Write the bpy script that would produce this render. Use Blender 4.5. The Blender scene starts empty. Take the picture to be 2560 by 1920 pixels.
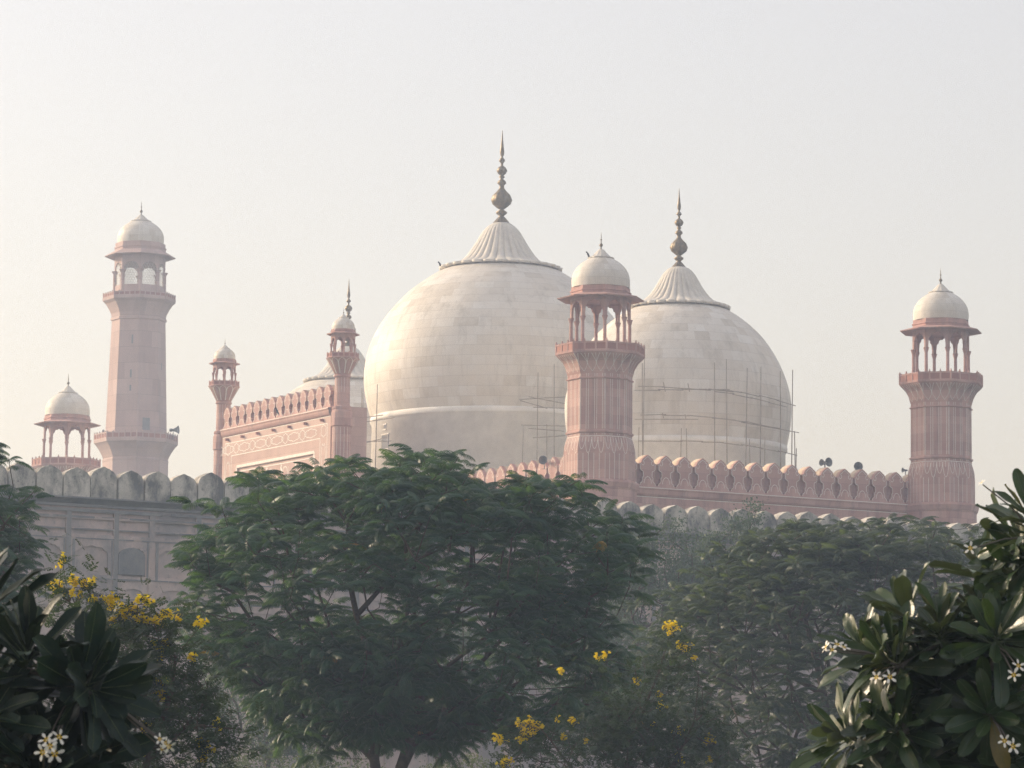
import bpy, math, random
import numpy as np
from mathutils import Vector, Matrix, noise as mnoise
S = bpy.context.scene
COL = S.collection
R = math.radians
PI = math.pi
rng = np.random.default_rng(7)
random.seed(7)

# ------------------------------------------------------------------ camera
F, PITCH, ROLL, PHI = 9211.2, .12274, .01101, .5165       # focal length in photo pixels (2560 wide), radians
EYE = np.array([0, 0, 1.6])
_c, _s = math.cos(PITCH), math.sin(PITCH)
FW = np.array([0, _c, _s])
_r0, _u0 = np.array([1., 0, 0]), np.array([0, -_s, _c])
RT = _r0 * math.cos(ROLL) + _u0 * math.sin(ROLL)
UP = _u0 * math.cos(ROLL) - _r0 * math.sin(ROLL)
cam = bpy.data.cameras.new('camera')
cam.sensor_width = 36
cam.lens = F / 2560 * 36
cam.clip_start = .5
cam.clip_end = 5000
cam.dof.use_dof = True
cam.dof.focus_distance = 170
cam.dof.aperture_fstop = 20
co = bpy.data.objects.new('camera', cam)
COL.objects.link(co)
M = Matrix.Identity(4)
for i in range(3):
    M[i][0], M[i][1], M[i][2], M[i][3] = RT[i], UP[i], -FW[i], EYE[i]
co.matrix_world = M
S.camera = co

# ------------------------------------------------------------------ light
SUN_AZ, SUN_EL = R(64), R(21)                              # azimuth counted left from the view direction (+Y)
w = bpy.data.worlds.new('World')
S.world = w
w.use_nodes = True
nt = w.node_tree
bg = nt.nodes['Background']
sky = nt.nodes.new('ShaderNodeTexSky')
sky.sky_type = 'NISHITA'
sky.sun_disc = False
sky.sun_elevation = SUN_EL
sky.sun_rotation = -SUN_AZ
sky.altitude = 200
sky.air_density = 1.0
sky.dust_density = 6.0
sky.ozone_density = 1.5
veil = nt.nodes.new('ShaderNodeMix'); veil.data_type = 'RGBA'  # a high, even, milky overcast mixed into the clear sky
veil.inputs[0].default_value = .50
veil.inputs[7].default_value = (3.6, 3.15, 2.85, 1)
nt.links.new(sky.outputs[0], veil.inputs[6]); nt.links.new(veil.outputs[2], bg.inputs[0])
bg.inputs[1].default_value = .135
sl = bpy.data.lights.new('sun', 'SUN')
sl.energy = 1.75
sl.angle = R(.6)
sl.color = (1, .83, .64)
so = bpy.data.objects.new('sun', sl)
COL.objects.link(so)
sd = Vector((-math.sin(SUN_AZ) * math.cos(SUN_EL), math.cos(SUN_AZ) * math.cos(SUN_EL), math.sin(SUN_EL)))
so.rotation_euler = sd.to_track_quat('Z', 'Y').to_euler()
so.location = (-60, 40, 80)

S.render.engine = 'CYCLES'
S.render.filter_size = 1.15
S.cycles.max_bounces = 6
S.cycles.diffuse_bounces = 3
S.cycles.glossy_bounces = 2
S.cycles.transmission_bounces = 4
S.cycles.volume_bounces = 1
S.cycles.use_denoising = True
S.cycles.denoising_prefilter = 'NONE'
S.cycles.use_adaptive_sampling = False
S.cycles.sample_clamp_indirect = 6
S.view_settings.view_transform = 'Standard'
S.view_settings.look = 'None'
S.view_settings.exposure = 0.94
S.view_settings.gamma = 1

# ------------------------------------------------------------------ placing helpers
def at(px, py, Y):
    d = FW + RT * (px - 1280) / F - UP * (py - 960) / F
    return EYE + d * (Y / d[1])
Q = 2560 / 2212                                            # the zoomed view is 2212 wide
def at2(x, y, Y):
    return at(x * Q, y * Q, Y)
U2 = np.array([-math.sin(PHI), math.cos(PHI)])             # along the row of domes, away from the camera
V2 = np.array([math.cos(PHI), math.sin(PHI)])              # along the near side wall, to the right
O2 = np.array([6.063, 252.0])                              # the near corner tower
def L(u, v, z=0):                                          # local to the mosque root
    p = U2 * u + V2 * v
    return (p[0], p[1], z)

# ------------------------------------------------------------------ mesh helpers
class MB:
    def __init__(s):
        s.v, s.f, s.m, s.sm = [], [], [], []
    def add(s, vs, fs, mat=0, smooth=False):
        n = len(s.v)
        s.v.extend([tuple(map(float, p)) for p in vs])
        for f in fs:
            s.f.append(tuple(i + n for i in f)); s.m.append(mat); s.sm.append(smooth)
        return s
    def lathe(s, prof, seg=32, phase=0, mat=0, smooth=True, c=(0, 0), caps=True, rmod=None):
        vs, fs = [], []
        for (r, z) in prof:
            for k in range(seg):
                a = phase + 2 * PI * k / seg
                rr, zz = (r, z) if rmod is None else rmod(r, z, a)
                vs.append((c[0] + rr * math.cos(a), c[1] + rr * math.sin(a), zz))
        for i in range(len(prof) - 1):
            for k in range(seg):
                a, b = i * seg + k, i * seg + (k + 1) % seg
                fs.append((a, b, b + seg, a + seg))
        up = prof[-1][1] >= prof[0][1]
        if not up:
            fs = [f[::-1] for f in fs]
        s.add(vs, fs, mat, smooth)
        if caps:
            n = len(s.v) - len(vs)
            for i, rev in ((0, up), (len(prof) - 1, not up)):
                if prof[i][0] > 1e-4:
                    ring = [n + i * seg + k for k in range(seg)]
                    s.f.append(tuple(ring[::-1] if rev else ring)); s.m.append(mat); s.sm.append(False)
        return s
    def box(s, a, b, mat=0, T=None):
        (x0, y0, z0), (x1, y1, z1) = a, b
        vs = [(x0, y0, z0), (x1, y0, z0), (x1, y1, z0), (x0, y1, z0), (x0, y0, z1), (x1, y0, z1), (x1, y1, z1), (x0, y1, z1)]
        if T: vs = [T(*p) for p in vs]
        return s.add(vs, [(0, 3, 2, 1), (4, 5, 6, 7), (0, 1, 5, 4), (1, 2, 6, 5), (2, 3, 7, 6), (3, 0, 4, 7)], mat)
    def prism(s, poly, d0, d1, T, mat=0):                  # polygon in (x, z), extruded from depth d0 to d1
        n = len(poly)
        vs = [T(x, d0, z) for x, z in poly] + [T(x, d1, z) for x, z in poly]
        fs = [tuple(range(n)), tuple(range(2 * n - 1, n - 1, -1))]
        fs += [(i, i + n, (i + 1) % n + n, (i + 1) % n) for i in range(n)]
        return s.add(vs, fs, mat)
    def ribbon(s, pts, wd, T, d, mat=0, closed=False):     # a strip of width wd along a polyline in (x, z), at depth d
        p = np.array(pts, float)
        if closed: p = np.vstack([p, p[:1]])
        n = len(p)
        t = np.gradient(p, axis=0) if n > 2 else np.repeat(p[1:] - p[:1], 2, 0)
        ln = np.linalg.norm(t, axis=1); ln[ln < 1e-9] = 1
        t /= ln[:, None]
        nr = np.stack([-t[:, 1], t[:, 0]], 1) * wd / 2
        a, b = p + nr, p - nr
        vs = [T(x, d, z) for x, z in a] + [T(x, d, z) for x, z in b]
        return s.add(vs, [(i, i + 1, n + i + 1, n + i) for i in range(n - 1)], mat)
    def tube(s, p0, p1, r0, r1=None, seg=6, mat=0, smooth=True):
        r1 = r0 if r1 is None else r1
        a, b = Vector(p0), Vector(p1)
        d = (b - a)
        if d.length < 1e-6: return s
        d.normalize()
        x = d.orthogonal().normalized(); y = d.cross(x)
        vs = []
        for c, r in ((a, r0), (b, r1)):
            for k in range(seg):
                t = 2 * PI * k / seg
                vs.append(c + x * (r * math.cos(t)) + y * (r * math.sin(t)))
        fs = [(k, (k + 1) % seg, seg + (k + 1) % seg, seg + k) for k in range(seg)]
        s.add(vs, fs, mat, smooth)
        s.add(vs[:seg], [tuple(range(seg))[::-1]], mat); s.add(vs[seg:], [tuple(range(seg))], mat)
        return s
    def build(s, name, mats, parent=None, loc=None):
        me = bpy.data.meshes.new(name)
        me.from_pydata(s.v, [], s.f)
        for m in (mats if isinstance(mats, (list, tuple)) else [mats]): me.materials.append(m)
        me.polygons.foreach_set('material_index', s.m)
        me.polygons.foreach_set('use_smooth', s.sm)
        me.update()
        return link(name, me, parent, loc)

def link(name, me, parent=None, loc=None):
    o = bpy.data.objects.new(name, me)
    COL.objects.link(o)
    if parent: o.parent = parent
    if loc is not None: o.location = loc
    return o
def fastmesh(name, V, Fq, mats, tone=None, smooth=False, matidx=None, corner=4):   # numpy arrays of equal-sided faces
    me = bpy.data.meshes.new(name)
    me.vertices.add(len(V)); me.vertices.foreach_set('co', np.ascontiguousarray(V, dtype=np.float32).ravel())
    me.loops.add(Fq.size); me.loops.foreach_set('vertex_index', np.ascontiguousarray(Fq, dtype=np.int32).ravel())
    me.polygons.add(len(Fq)); me.polygons.foreach_set('loop_start', np.arange(0, Fq.size, corner, dtype=np.int32))
    me.polygons.foreach_set('use_smooth', np.full(len(Fq), smooth))
    for m in (mats if isinstance(mats, (list, tuple)) else [mats]): me.materials.append(m)
    if matidx is not None: me.polygons.foreach_set('material_index', np.asarray(matidx, dtype=np.int32))
    me.update(calc_edges=True)
    if tone is not None:
        me.attributes.new('tone', 'FLOAT', 'FACE').data.foreach_set('value', np.asarray(tone, dtype=np.float32))
    return me
def thing(name, label, cat, loc=(0, 0, 0), group=None):
    o = bpy.data.objects.new(name, None)
    COL.objects.link(o); o.location = loc
    o.empty_display_size = .5
    return tag(o, label, cat, group)
def tag(o, label, cat, group=None):
    o['label'] = label; o['category'] = cat
    if group: o['group'] = group
    return o
def copy_tree(o, parent=None):
    c = o.copy(); COL.objects.link(c)
    if parent: c.parent = parent
    for ch in list(o.children): copy_tree(ch, c)
    return c
def catmull(pts, n):
    p = np.array(pts, float)
    p = np.vstack([2 * p[0] - p[1], p, 2 * p[-1] - p[-2]])
    out = []
    for i in range(1, len(p) - 2):
        for t in np.linspace(0, 1, n, endpoint=False):
            a, b, c, d = p[i - 1:i + 3]
            out.append(.5 * ((2 * b) + (c - a) * t + (2 * a - 5 * b + 4 * c - d) * t * t + (3 * b - a - 3 * c + d) * t ** 3))
    out.append(p[-2])
    return np.array(out)

# ------------------------------------------------------------------ materials
def newmat(name):
    m = bpy.data.materials.new(name); m.use_nodes = True
    t = m.node_tree
    return m, t, t.nodes['Principled BSDF'], t.nodes['Material Output']
def nd(t, typ, **kw):
    n = t.nodes.new(typ)
    for k, v in kw.items(): setattr(n, k, v)
    return n
def ramp(t, fac, stops):
    n = nd(t, 'ShaderNodeValToRGB')
    e = n.color_ramp.elements
    while len(e) < len(stops): e.new(.5)
    for i, (p, c) in enumerate(stops):
        e[i].position = p; e[i].color = (*c, 1)
    t.links.new(fac, n.inputs[0])
    return n.outputs[0]
def mixc(t, fac, a, b, mode='MIX'):
    n = nd(t, 'ShaderNodeMix', data_type='RGBA', blend_type=mode)
    for sock, val in ((n.inputs[0], fac), (n.inputs[6], a), (n.inputs[7], b)):
        if hasattr(val, 'node'): t.links.new(val, sock)
        elif isinstance(val, (int, float)): sock.default_value = val
        else: sock.default_value = (*val, 1)
    return n.outputs[2]
def mth(t, op, a, b=None, c=None):
    n = nd(t, 'ShaderNodeMath', operation=op)
    for i, val in enumerate((a, b, c)):
        if val is None: continue
        if hasattr(val, 'node'): t.links.new(val, n.inputs[i])
        else: n.inputs[i].default_value = val
    return n.outputs[0]
def noisef(t, scale, detail=4, rough=.6, vec=None, stretch=None):
    n = nd(t, 'ShaderNodeTexNoise')
    n.inputs['Scale'].default_value = scale; n.inputs['Detail'].default_value = detail; n.inputs['Roughness'].default_value = rough
    if vec is None: vec = nd(t, 'ShaderNodeTexCoord').outputs['Object']
    if stretch:
        mp = nd(t, 'ShaderNodeMapping'); mp.inputs['Scale'].default_value = stretch
        t.links.new(vec, mp.inputs[0]); vec = mp.outputs[0]
    t.links.new(vec, n.inputs['Vector'])
    return n.outputs['Fac']
def bump(t, bs, h, strength=.3, dist=.05):
    b = nd(t, 'ShaderNodeBump'); b.inputs['Strength'].default_value = strength; b.inputs['Distance'].default_value = dist
    t.links.new(h, b.inputs['Height']); t.links.new(b.outputs[0], bs.inputs['Normal'])

def m_sandstone(name, c0, c1, course=.62, stain=.25):
    m, t, bs, out = newmat(name)
    tc = nd(t, 'ShaderNodeTexCoord').outputs['Object']
    sx = nd(t, 'ShaderNodeSeparateXYZ'); t.links.new(tc, sx.inputs[0])
    zc = mth(t, 'FLOOR', mth(t, 'DIVIDE', sx.outputs[2], course))
    along = mth(t, 'ADD', mth(t, 'MULTIPLY', sx.outputs[0], 1.0), mth(t, 'MULTIPLY', sx.outputs[1], .45))
    xb = mth(t, 'FLOOR', mth(t, 'ADD', mth(t, 'DIVIDE', along, 1.35), mth(t, 'MULTIPLY', zc, .37)))
    cv = nd(t, 'ShaderNodeCombineXYZ'); t.links.new(xb, cv.inputs[0]); t.links.new(zc, cv.inputs[1])
    wn = nd(t, 'ShaderNodeTexWhiteNoise', noise_dimensions='2D'); t.links.new(cv.outputs[0], wn.inputs['Vector'])
    n1 = noisef(t, .55, 5, .65, tc)
    f = mth(t, 'ADD', mth(t, 'MULTIPLY', wn.outputs['Value'], .45), mth(t, 'MULTIPLY', n1, .65))
    col = ramp(t, f, [(.2, c0), (.85, c1)])
    fz = mth(t, 'FRACT', mth(t, 'DIVIDE', sx.outputs[2], course))
    jl = mth(t, 'LESS_THAN', fz, .035)
    col = mixc(t, mth(t, 'MULTIPLY', jl, .35), col, tuple(x * .5 for x in c0))
    n2 = noisef(t, .9, 6, .7, tc, (1.6, 1.6, .25))
    st = ramp(t, n2, [(.5, (0, 0, 0)), (.72, (1, 1, 1))])
    col = mixc(t, mth(t, 'MULTIPLY', st, stain), col, (.13, .10, .095))
    t.links.new(col, bs.inputs['Base Color']); bs.inputs['Roughness'].default_value = .85
    bs.inputs['Specular IOR Level'].default_value = .25
    bump(t, bs, n1, .25, .04)
    return m
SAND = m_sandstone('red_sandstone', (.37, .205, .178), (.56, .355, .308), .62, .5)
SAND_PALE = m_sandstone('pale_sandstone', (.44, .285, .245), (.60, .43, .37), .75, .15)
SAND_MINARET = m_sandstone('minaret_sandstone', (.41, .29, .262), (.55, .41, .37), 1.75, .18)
SAND_CARVED = m_sandstone('carved_sandstone', (.25, .10, .08), (.42, .20, .155), 50, .3)

def m_marble():
    m, t, bs, out = newmat('white_marble')
    a = nd(t, 'ShaderNodeAttribute', attribute_name='tone')
    uv = nd(t, 'ShaderNodeAttribute', attribute_name='block')
    sx = nd(t, 'ShaderNodeSeparateXYZ'); t.links.new(uv.outputs['Vector'], sx.inputs[0])
    n1 = noisef(t, 1.3, 6, .65)
    n2 = noisef(t, .16, 3, .6)
    f = mth(t, 'ADD', a.outputs['Fac'], mth(t, 'MULTIPLY', mth(t, 'SUBTRACT', n1, .5), .8))
    col = ramp(t, f, [(0, (.50, .445, .37)), (.35, (.64, .59, .52)), (.75, (.70, .66, .60)), (1, (.76, .735, .685))])
    warm = ramp(t, n2, [(.45, (0, 0, 0)), (.7, (1, 1, 1))])
    col = mixc(t, mth(t, 'MULTIPLY', warm, .35), col, (.76, .67, .55))
    n3 = noisef(t, .8, 6, .75, None, (1.5, 1.5, .18))
    st = ramp(t, n3, [(.5, (0, 0, 0)), (.72, (1, 1, 1))])
    col = mixc(t, mth(t, 'MULTIPLY', st, .55), col, (.36, .325, .275))
    du = mth(t, 'LESS_THAN', mth(t, 'ABSOLUTE', mth(t, 'SUBTRACT', mth(t, 'ABSOLUTE', mth(t, 'SUBTRACT', sx.outputs[0], .5)), .5)), .016)
    dv = mth(t, 'LESS_THAN', mth(t, 'ABSOLUTE', mth(t, 'SUBTRACT', mth(t, 'ABSOLUTE', mth(t, 'SUBTRACT', sx.outputs[1], .5)), .5)), .04)
    j = mth(t, 'MULTIPLY', mth(t, 'MAXIMUM', mth(t, 'MULTIPLY', du, .6), dv), sx.outputs[2])
    j = mth(t, 'MAXIMUM', mth(t, 'MULTIPLY', du, .5), dv)
    col = mixc(t, mth(t, 'MULTIPLY', j, .17), col, (.22, .19, .16))
    t.links.new(col, bs.inputs['Base Color']); bs.inputs['Roughness'].default_value = .55
    bs.inputs['Specular IOR Level'].default_value = .35
    return m
MARBLE = m_marble()
def m_simple(name, c, rough=.8, metal=0, var=.25, scale=2, spec=.3):
    m, t, bs, out = newmat(name)
    n = noisef(t, scale, 5, .65)
    col = ramp(t, n, [(.3, tuple(x * (1 - var) for x in c)), (.7, tuple(min(1, x * (1 + var)) for x in c))])
    t.links.new(col, bs.inputs['Base Color'])
    bs.inputs['Roughness'].default_value = rough; bs.inputs['Metallic'].default_value = metal
    bs.inputs['Specular IOR Level'].default_value = spec
    return m
MARBLE_PLAIN = m_simple('marble_trim', (.63, .59, .525), .6, 0, .14, 1.5)
DRUM = m_simple('marble_drum', (.77, .745, .70), .6, 0, .12, .8)
INLAY = m_simple('marble_inlay', (.72, .66, .60), .6, 0, .1, 3)
GILT = m_simple('gilded_copper', (.20, .155, .095), .45, .55, .4, 3)
COPING = m_simple('pale_coping', (.58, .47, .36), .85, 0, .2, 2)
DARK = m_simple('dark_interior', (.03, .028, .027), .9, 0, .2)
BAMBOO = m_simple('bamboo', (.33, .28, .235), .8, 0, .3, 2)
METAL = m_simple('grey_metal', (.20, .20, .20), .5, .4, .2, 3)
def m_fort(name, base, hi, dirt, amt, s=1.0):
    m, t, bs, out = newmat(name)
    tc0 = nd(t, 'ShaderNodeTexCoord').outputs['Object']
    va = nd(t, 'ShaderNodeVectorMath', operation='ADD')
    t.links.new(tc0, va.inputs[0]); t.links.new(mth(t, 'MULTIPLY', nd(t, 'ShaderNodeObjectInfo').outputs['Random'], 60.0), va.inputs[1])
    tc = va.outputs[0]
    n1 = noisef(t, 1.1 * s, 7, .7, tc)
    col = ramp(t, n1, [(.3, base), (.7, hi)])
    n2 = noisef(t, .55 * s, 8, .72, tc, (1.3, 1.3, .7))
    st = ramp(t, n2, [(.44, (0, 0, 0)), (.60, (1, 1, 1))])
    col = mixc(t, mth(t, 'MULTIPLY', st, amt), col, dirt)
    n3 = noisef(t, 6 * s, 4, .7, tc)
    sp = ramp(t, n3, [(.58, (0, 0, 0)), (.68, (1, 1, 1))])
    col = mixc(t, mth(t, 'MULTIPLY', sp, amt * .6), col, tuple(x * .7 for x in dirt))
    t.links.new(col, bs.inputs['Base Color']); bs.inputs['Roughness'].default_value = .9
    bs.inputs['Specular IOR Level'].default_value = .2
    bump(t, bs, n1, .5, .05)
    return m
PLASTER = m_fort('weathered_plaster', (.46, .43, .385), (.66, .61, .54), (.12, .12, .118), .92, 1.1)
FORT = m_fort('fort_brick', (.44, .345, .32), (.60, .485, .445), (.21, .215, .23), .7, .5)
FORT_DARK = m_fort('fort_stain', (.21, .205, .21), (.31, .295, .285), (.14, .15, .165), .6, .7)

def m_leaf(name, stops, back=None, trans=.35, tcol=(.16, .24, .03), rough=.5, spec=.4, mottle=0):
    m, t, bs, out = newmat(name)
    a = nd(t, 'ShaderNodeAttribute', attribute_name='tone')
    col = ramp(t, a.outputs['Fac'], stops)
    if mottle:
        nz = noisef(t, 30, 5, .7)
        col = mixc(t, mth(t, 'MULTIPLY', ramp(t, nz, [(.45, (0, 0, 0)), (.7, (1, 1, 1))]), mottle), col, (.055, .062, .022))
        bump(t, bs, noisef(t, 90, 3, .6), .25, .004)
    if back:
        g = nd(t, 'ShaderNodeNewGeometry')
        col = mixc(t, g.outputs['Backfacing'], col, back)
    t.links.new(col, bs.inputs['Base Color'])
    bs.inputs['Roughness'].default_value = rough; bs.inputs['Specular IOR Level'].default_value = spec
    tr = nd(t, 'ShaderNodeBsdfTranslucent')
    tcl = mixc(t, 1.0, mixc(t, .5, col, tcol), (1, 1, 1), 'MULTIPLY')
    t.links.new(tcl, tr.inputs[0])
    mx = nd(t, 'ShaderNodeMixShader'); mx.inputs[0].default_value = trans
    t.links.new(bs.outputs[0], mx.inputs[1]); t.links.new(tr.outputs[0], mx.inputs[2])
    t.links.new(mx.outputs[0], out.inputs['Surface'])
    return m
LEAF_F = m_leaf('feathery_leaf', [(0, (.005, .022, .016)), (.55, (.026, .078, .054)), (.93, (.066, .128, .060)), (.985, (.10, .14, .04)), (1, (.45, .20, .02))], None, .36, (.18, .34, .025), .42, .42)
LEAF_F2 = m_leaf('feathery_leaf_grey', [(0, (.012, .027, .020)), (.6, (.036, .062, .042)), (1, (.095, .115, .06))], None, .35, (.24, .33, .06), .42, .42)
LEAF_S = m_leaf('shrub_leaf', [(0, (.016, .032, .020)), (.6, (.035, .060, .032)), (1, (.07, .10, .045))], None, .3, (.13, .20, .03), .5, .35)
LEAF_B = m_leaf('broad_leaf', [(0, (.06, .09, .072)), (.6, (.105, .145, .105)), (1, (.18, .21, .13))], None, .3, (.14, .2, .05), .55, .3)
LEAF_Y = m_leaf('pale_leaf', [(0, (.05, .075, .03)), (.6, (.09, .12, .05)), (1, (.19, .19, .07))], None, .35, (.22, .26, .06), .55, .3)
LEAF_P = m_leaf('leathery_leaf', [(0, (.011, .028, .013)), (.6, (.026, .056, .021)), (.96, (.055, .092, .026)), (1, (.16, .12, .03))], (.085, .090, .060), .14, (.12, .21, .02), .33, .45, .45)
LEAF_P_SHADE = m_leaf('leathery_leaf_shaded', [(0, (.006, .017, .014)), (.6, (.012, .030, .022)), (1, (.022, .042, .024))], (.020, .030, .025), .06, (.06, .12, .02), .42, .22, .3)  # darker copy of the leathery leaf, the left shrub's shade put into its colour
BARK = m_simple('bark', (.095, .070, .052), .9, 0, .4, 6, .2)
BARK_GREY = m_simple('grey_bark', (.13, .115, .10), .9, 0, .35, 8, .2)
YELLOW = m_leaf('yellow_petal', [(0, (.92, .72, .02)), (1, (.95, .78, .03))], None, .45, (.95, .78, .03), .6, .2)
PETAL = m_simple('white_petal', (.80, .77, .70), .5, 0, .06, 20, .3)
PETAL_Y = m_simple('yellow_throat', (.78, .52, .05), .5, 0, .1, 20, .3)
FEATHER = m_simple('dark_feather', (.055, .055, .06), .8, 0, .3, 20)

# ------------------------------------------------------------------ ground
def m_ground():
    m, t, bs, out = newmat('lawn_soil')
    n1 = noisef(t, .12, 6, .6); n2 = noisef(t, 3.0, 6, .7)
    c = ramp(t, mth(t, 'ADD', mth(t, 'MULTIPLY', n1, .6), mth(t, 'MULTIPLY', n2, .4)), [(.35, (.045, .065, .025)), (.6, (.075, .095, .04)), (.75, (.14, .115, .075))])
    t.links.new(c, bs.inputs['Base Color']); bs.inputs['Roughness'].default_value = .95
    bump(t, bs, n2, .6, .05)
    return m
g = MB()
g.add([(-215, -15, 0), (215, -15, 0), (215, 645, 0), (-215, 645, 0)], [(0, 1, 2, 3)])
o = g.build('ground', m_ground()); o['kind'] = 'structure'

# ------------------------------------------------------------------ octagonal pavilion used by towers, turrets, minaret
def vphase(): return PHI + PI / 8                           # octagon corners; faces look along U2 / V2 and the diagonals
def octo(r): return r
FIN = [(0, 0), (4, -.0), (4, 45), (10, 95), (8, 110), (4, 120), (12, 130), (14, 138), (6, 145), (5, 157), (18, 167), (24, 180), (18, 193), (8, 201), (14, 207),
       (6, 215), (18, 227), (20, 237), (10, 245), (12, 260), (20, 270), (40, 290), (47, 310), (40, 330), (20, 345), (10, 353), (25, 365), (22, 375), (10, 382), (20, 390), (37, 410)]
FIN = [(1.2, 0), (4, 45), (8.5, 85), (10, 98), (8, 110), (4, 120), (12, 130), (14, 137), (6, 145), (5, 157), (17, 166), (24, 180), (17, 194), (7, 202), (14, 208),
       (6, 216), (17, 227), (20, 236), (10, 246), (11, 258), (20, 270), (38, 288), (47, 310), (40, 330), (22, 345), (9, 354), (25, 364), (23, 372), (10, 382), (20, 392), (37, 412)]
def finial(z0, z1, wscale, parent, loc=(0, 0, 0), simple=False, mat=None):
    k = (z1 - z0) / 412
    p = [(max(.001, r * k * wscale), z1 - y * k) for r, y in FIN][::-1]
    m = MB()
    if wscale == 1:                                        # lobed copper balls on the large finials
        m.lathe(p, 48, 0, 0, True, caps=False, rmod=lambda r, z, a: (r * (1 - .05 * abs(math.sin(6 * a)) * (1 if r > 16 * k else 0)), z))
    else:
        m.lathe(p, 14, 0, 0, True, caps=False)
    return m.build('finial', mat or GILT, parent, loc)

def dome_mesh(name, prof, course, segs, nblk, parent, loc, extra_mat=None, seed=1):
    """a revolved dome clad in courses of marble blocks; each block has its own tone"""
    rg = np.random.default_rng(seed)
    P = np.array(prof)
    d = np.r_[0, np.cumsum(np.hypot(*np.diff(P, axis=0).T))]
    nc = max(3, int(round(d[-1] / course)))
    sub = 2
    s = np.linspace(0, d[-1], nc * sub + 1)
    rr, zz = np.interp(s, d, P[:, 0]), np.interp(s, d, P[:, 1])
    a = np.arange(segs) * 2 * PI / segs
    V = np.concatenate([np.stack([r * np.cos(a), r * np.sin(a), np.full(segs, z)], 1) for r, z in zip(rr, zz)])
    Fq, tone, uv = [], [], []
    rmax = rr.max()
    for c in range(nc):
        rm = rr[c * sub + 1]
        wseg = segs / max(6, nblk * rm / rmax)             # mean block width in segments
        bounds = []; x = 0
        while x < segs:
            wd = max(1, int(round(wseg * rg.uniform(.6, 1.45))))
            if segs - x - wd < wd * .5: wd = segs - x
            bounds.append((x, wd, rg.beta(1.6, 1.6) * .72 + .16 + rg.normal(0, .04))); x += wd
        off = int(rg.integers(segs))
        for k in range(sub):
            i = c * sub + k
            for (b0, wd, tn) in bounds:
                for j in range(wd):
                    q = (b0 + j + off) % segs; q1 = (q + 1) % segs
                    Fq.append((i * segs + q, i * segs + q1, (i + 1) * segs + q1, (i + 1) * segs + q))
                    tone.append(tn)
                    u0, u1, v0, v1 = j / wd, (j + 1) / wd, k / sub, (k + 1) / sub
                    uv.append((u0, v0, u1, v0, u1, v1, u0, v1))
    Fq = np.array(Fq)
    if zz[-1] < zz[0]: Fq = Fq[:, ::-1]; uv = [(x[6], x[7], x[4], x[5], x[2], x[3], x[0], x[1]) for x in uv]
    me = fastmesh(name, V, Fq, [MARBLE], tone, True)
    me.uv_layers.new(name='block').data.foreach_set('uv', np.array(uv, dtype=np.float32).ravel())
    return link(name, me, parent, loc)

def facet(k, sx, R_, z, ph, out=0.0):
    """point on face k of an octagon of corner radius R_: sx in -1..1 across the face"""
    a = ph + (k + .5) * PI / 4
    ap = R_ * math.cos(PI / 8) + out; hf = R_ * math.sin(PI / 8)
    return (ap * math.cos(a) - sx * hf * math.sin(a), ap * math.sin(a) + sx * hf * math.cos(a), z)

def arch_poly(hw, z0, z1, spring, apex, lobes, jamb):
    """panel from -hw..hw between z0 (bottom) and z1 (top) with a cusped arch opening; returns polygon (x,z)"""
    w_ = hw - jamb
    pts = [(-hw, z0), (-hw, z1), (hw, z1), (hw, z0), (w_, z0)]
    n = lobes
    pts.append((w_, spring))
    arc = []
    for i in range(n):                                     # cusps along a half ellipse, right to left
        for t in np.linspace(0, 1, 5):
            a = PI * (i + t) / n
            bul = 1 - .10 * (1 - math.sin(PI * t))
            arc.append((w_ * math.cos(a) * bul, spring + (apex - spring) * math.sin(a) ** .85 * bul))
    pts += arc[1:-1]
    pts += [(-w_, spring), (-w_, z0)]
    return pts

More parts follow.
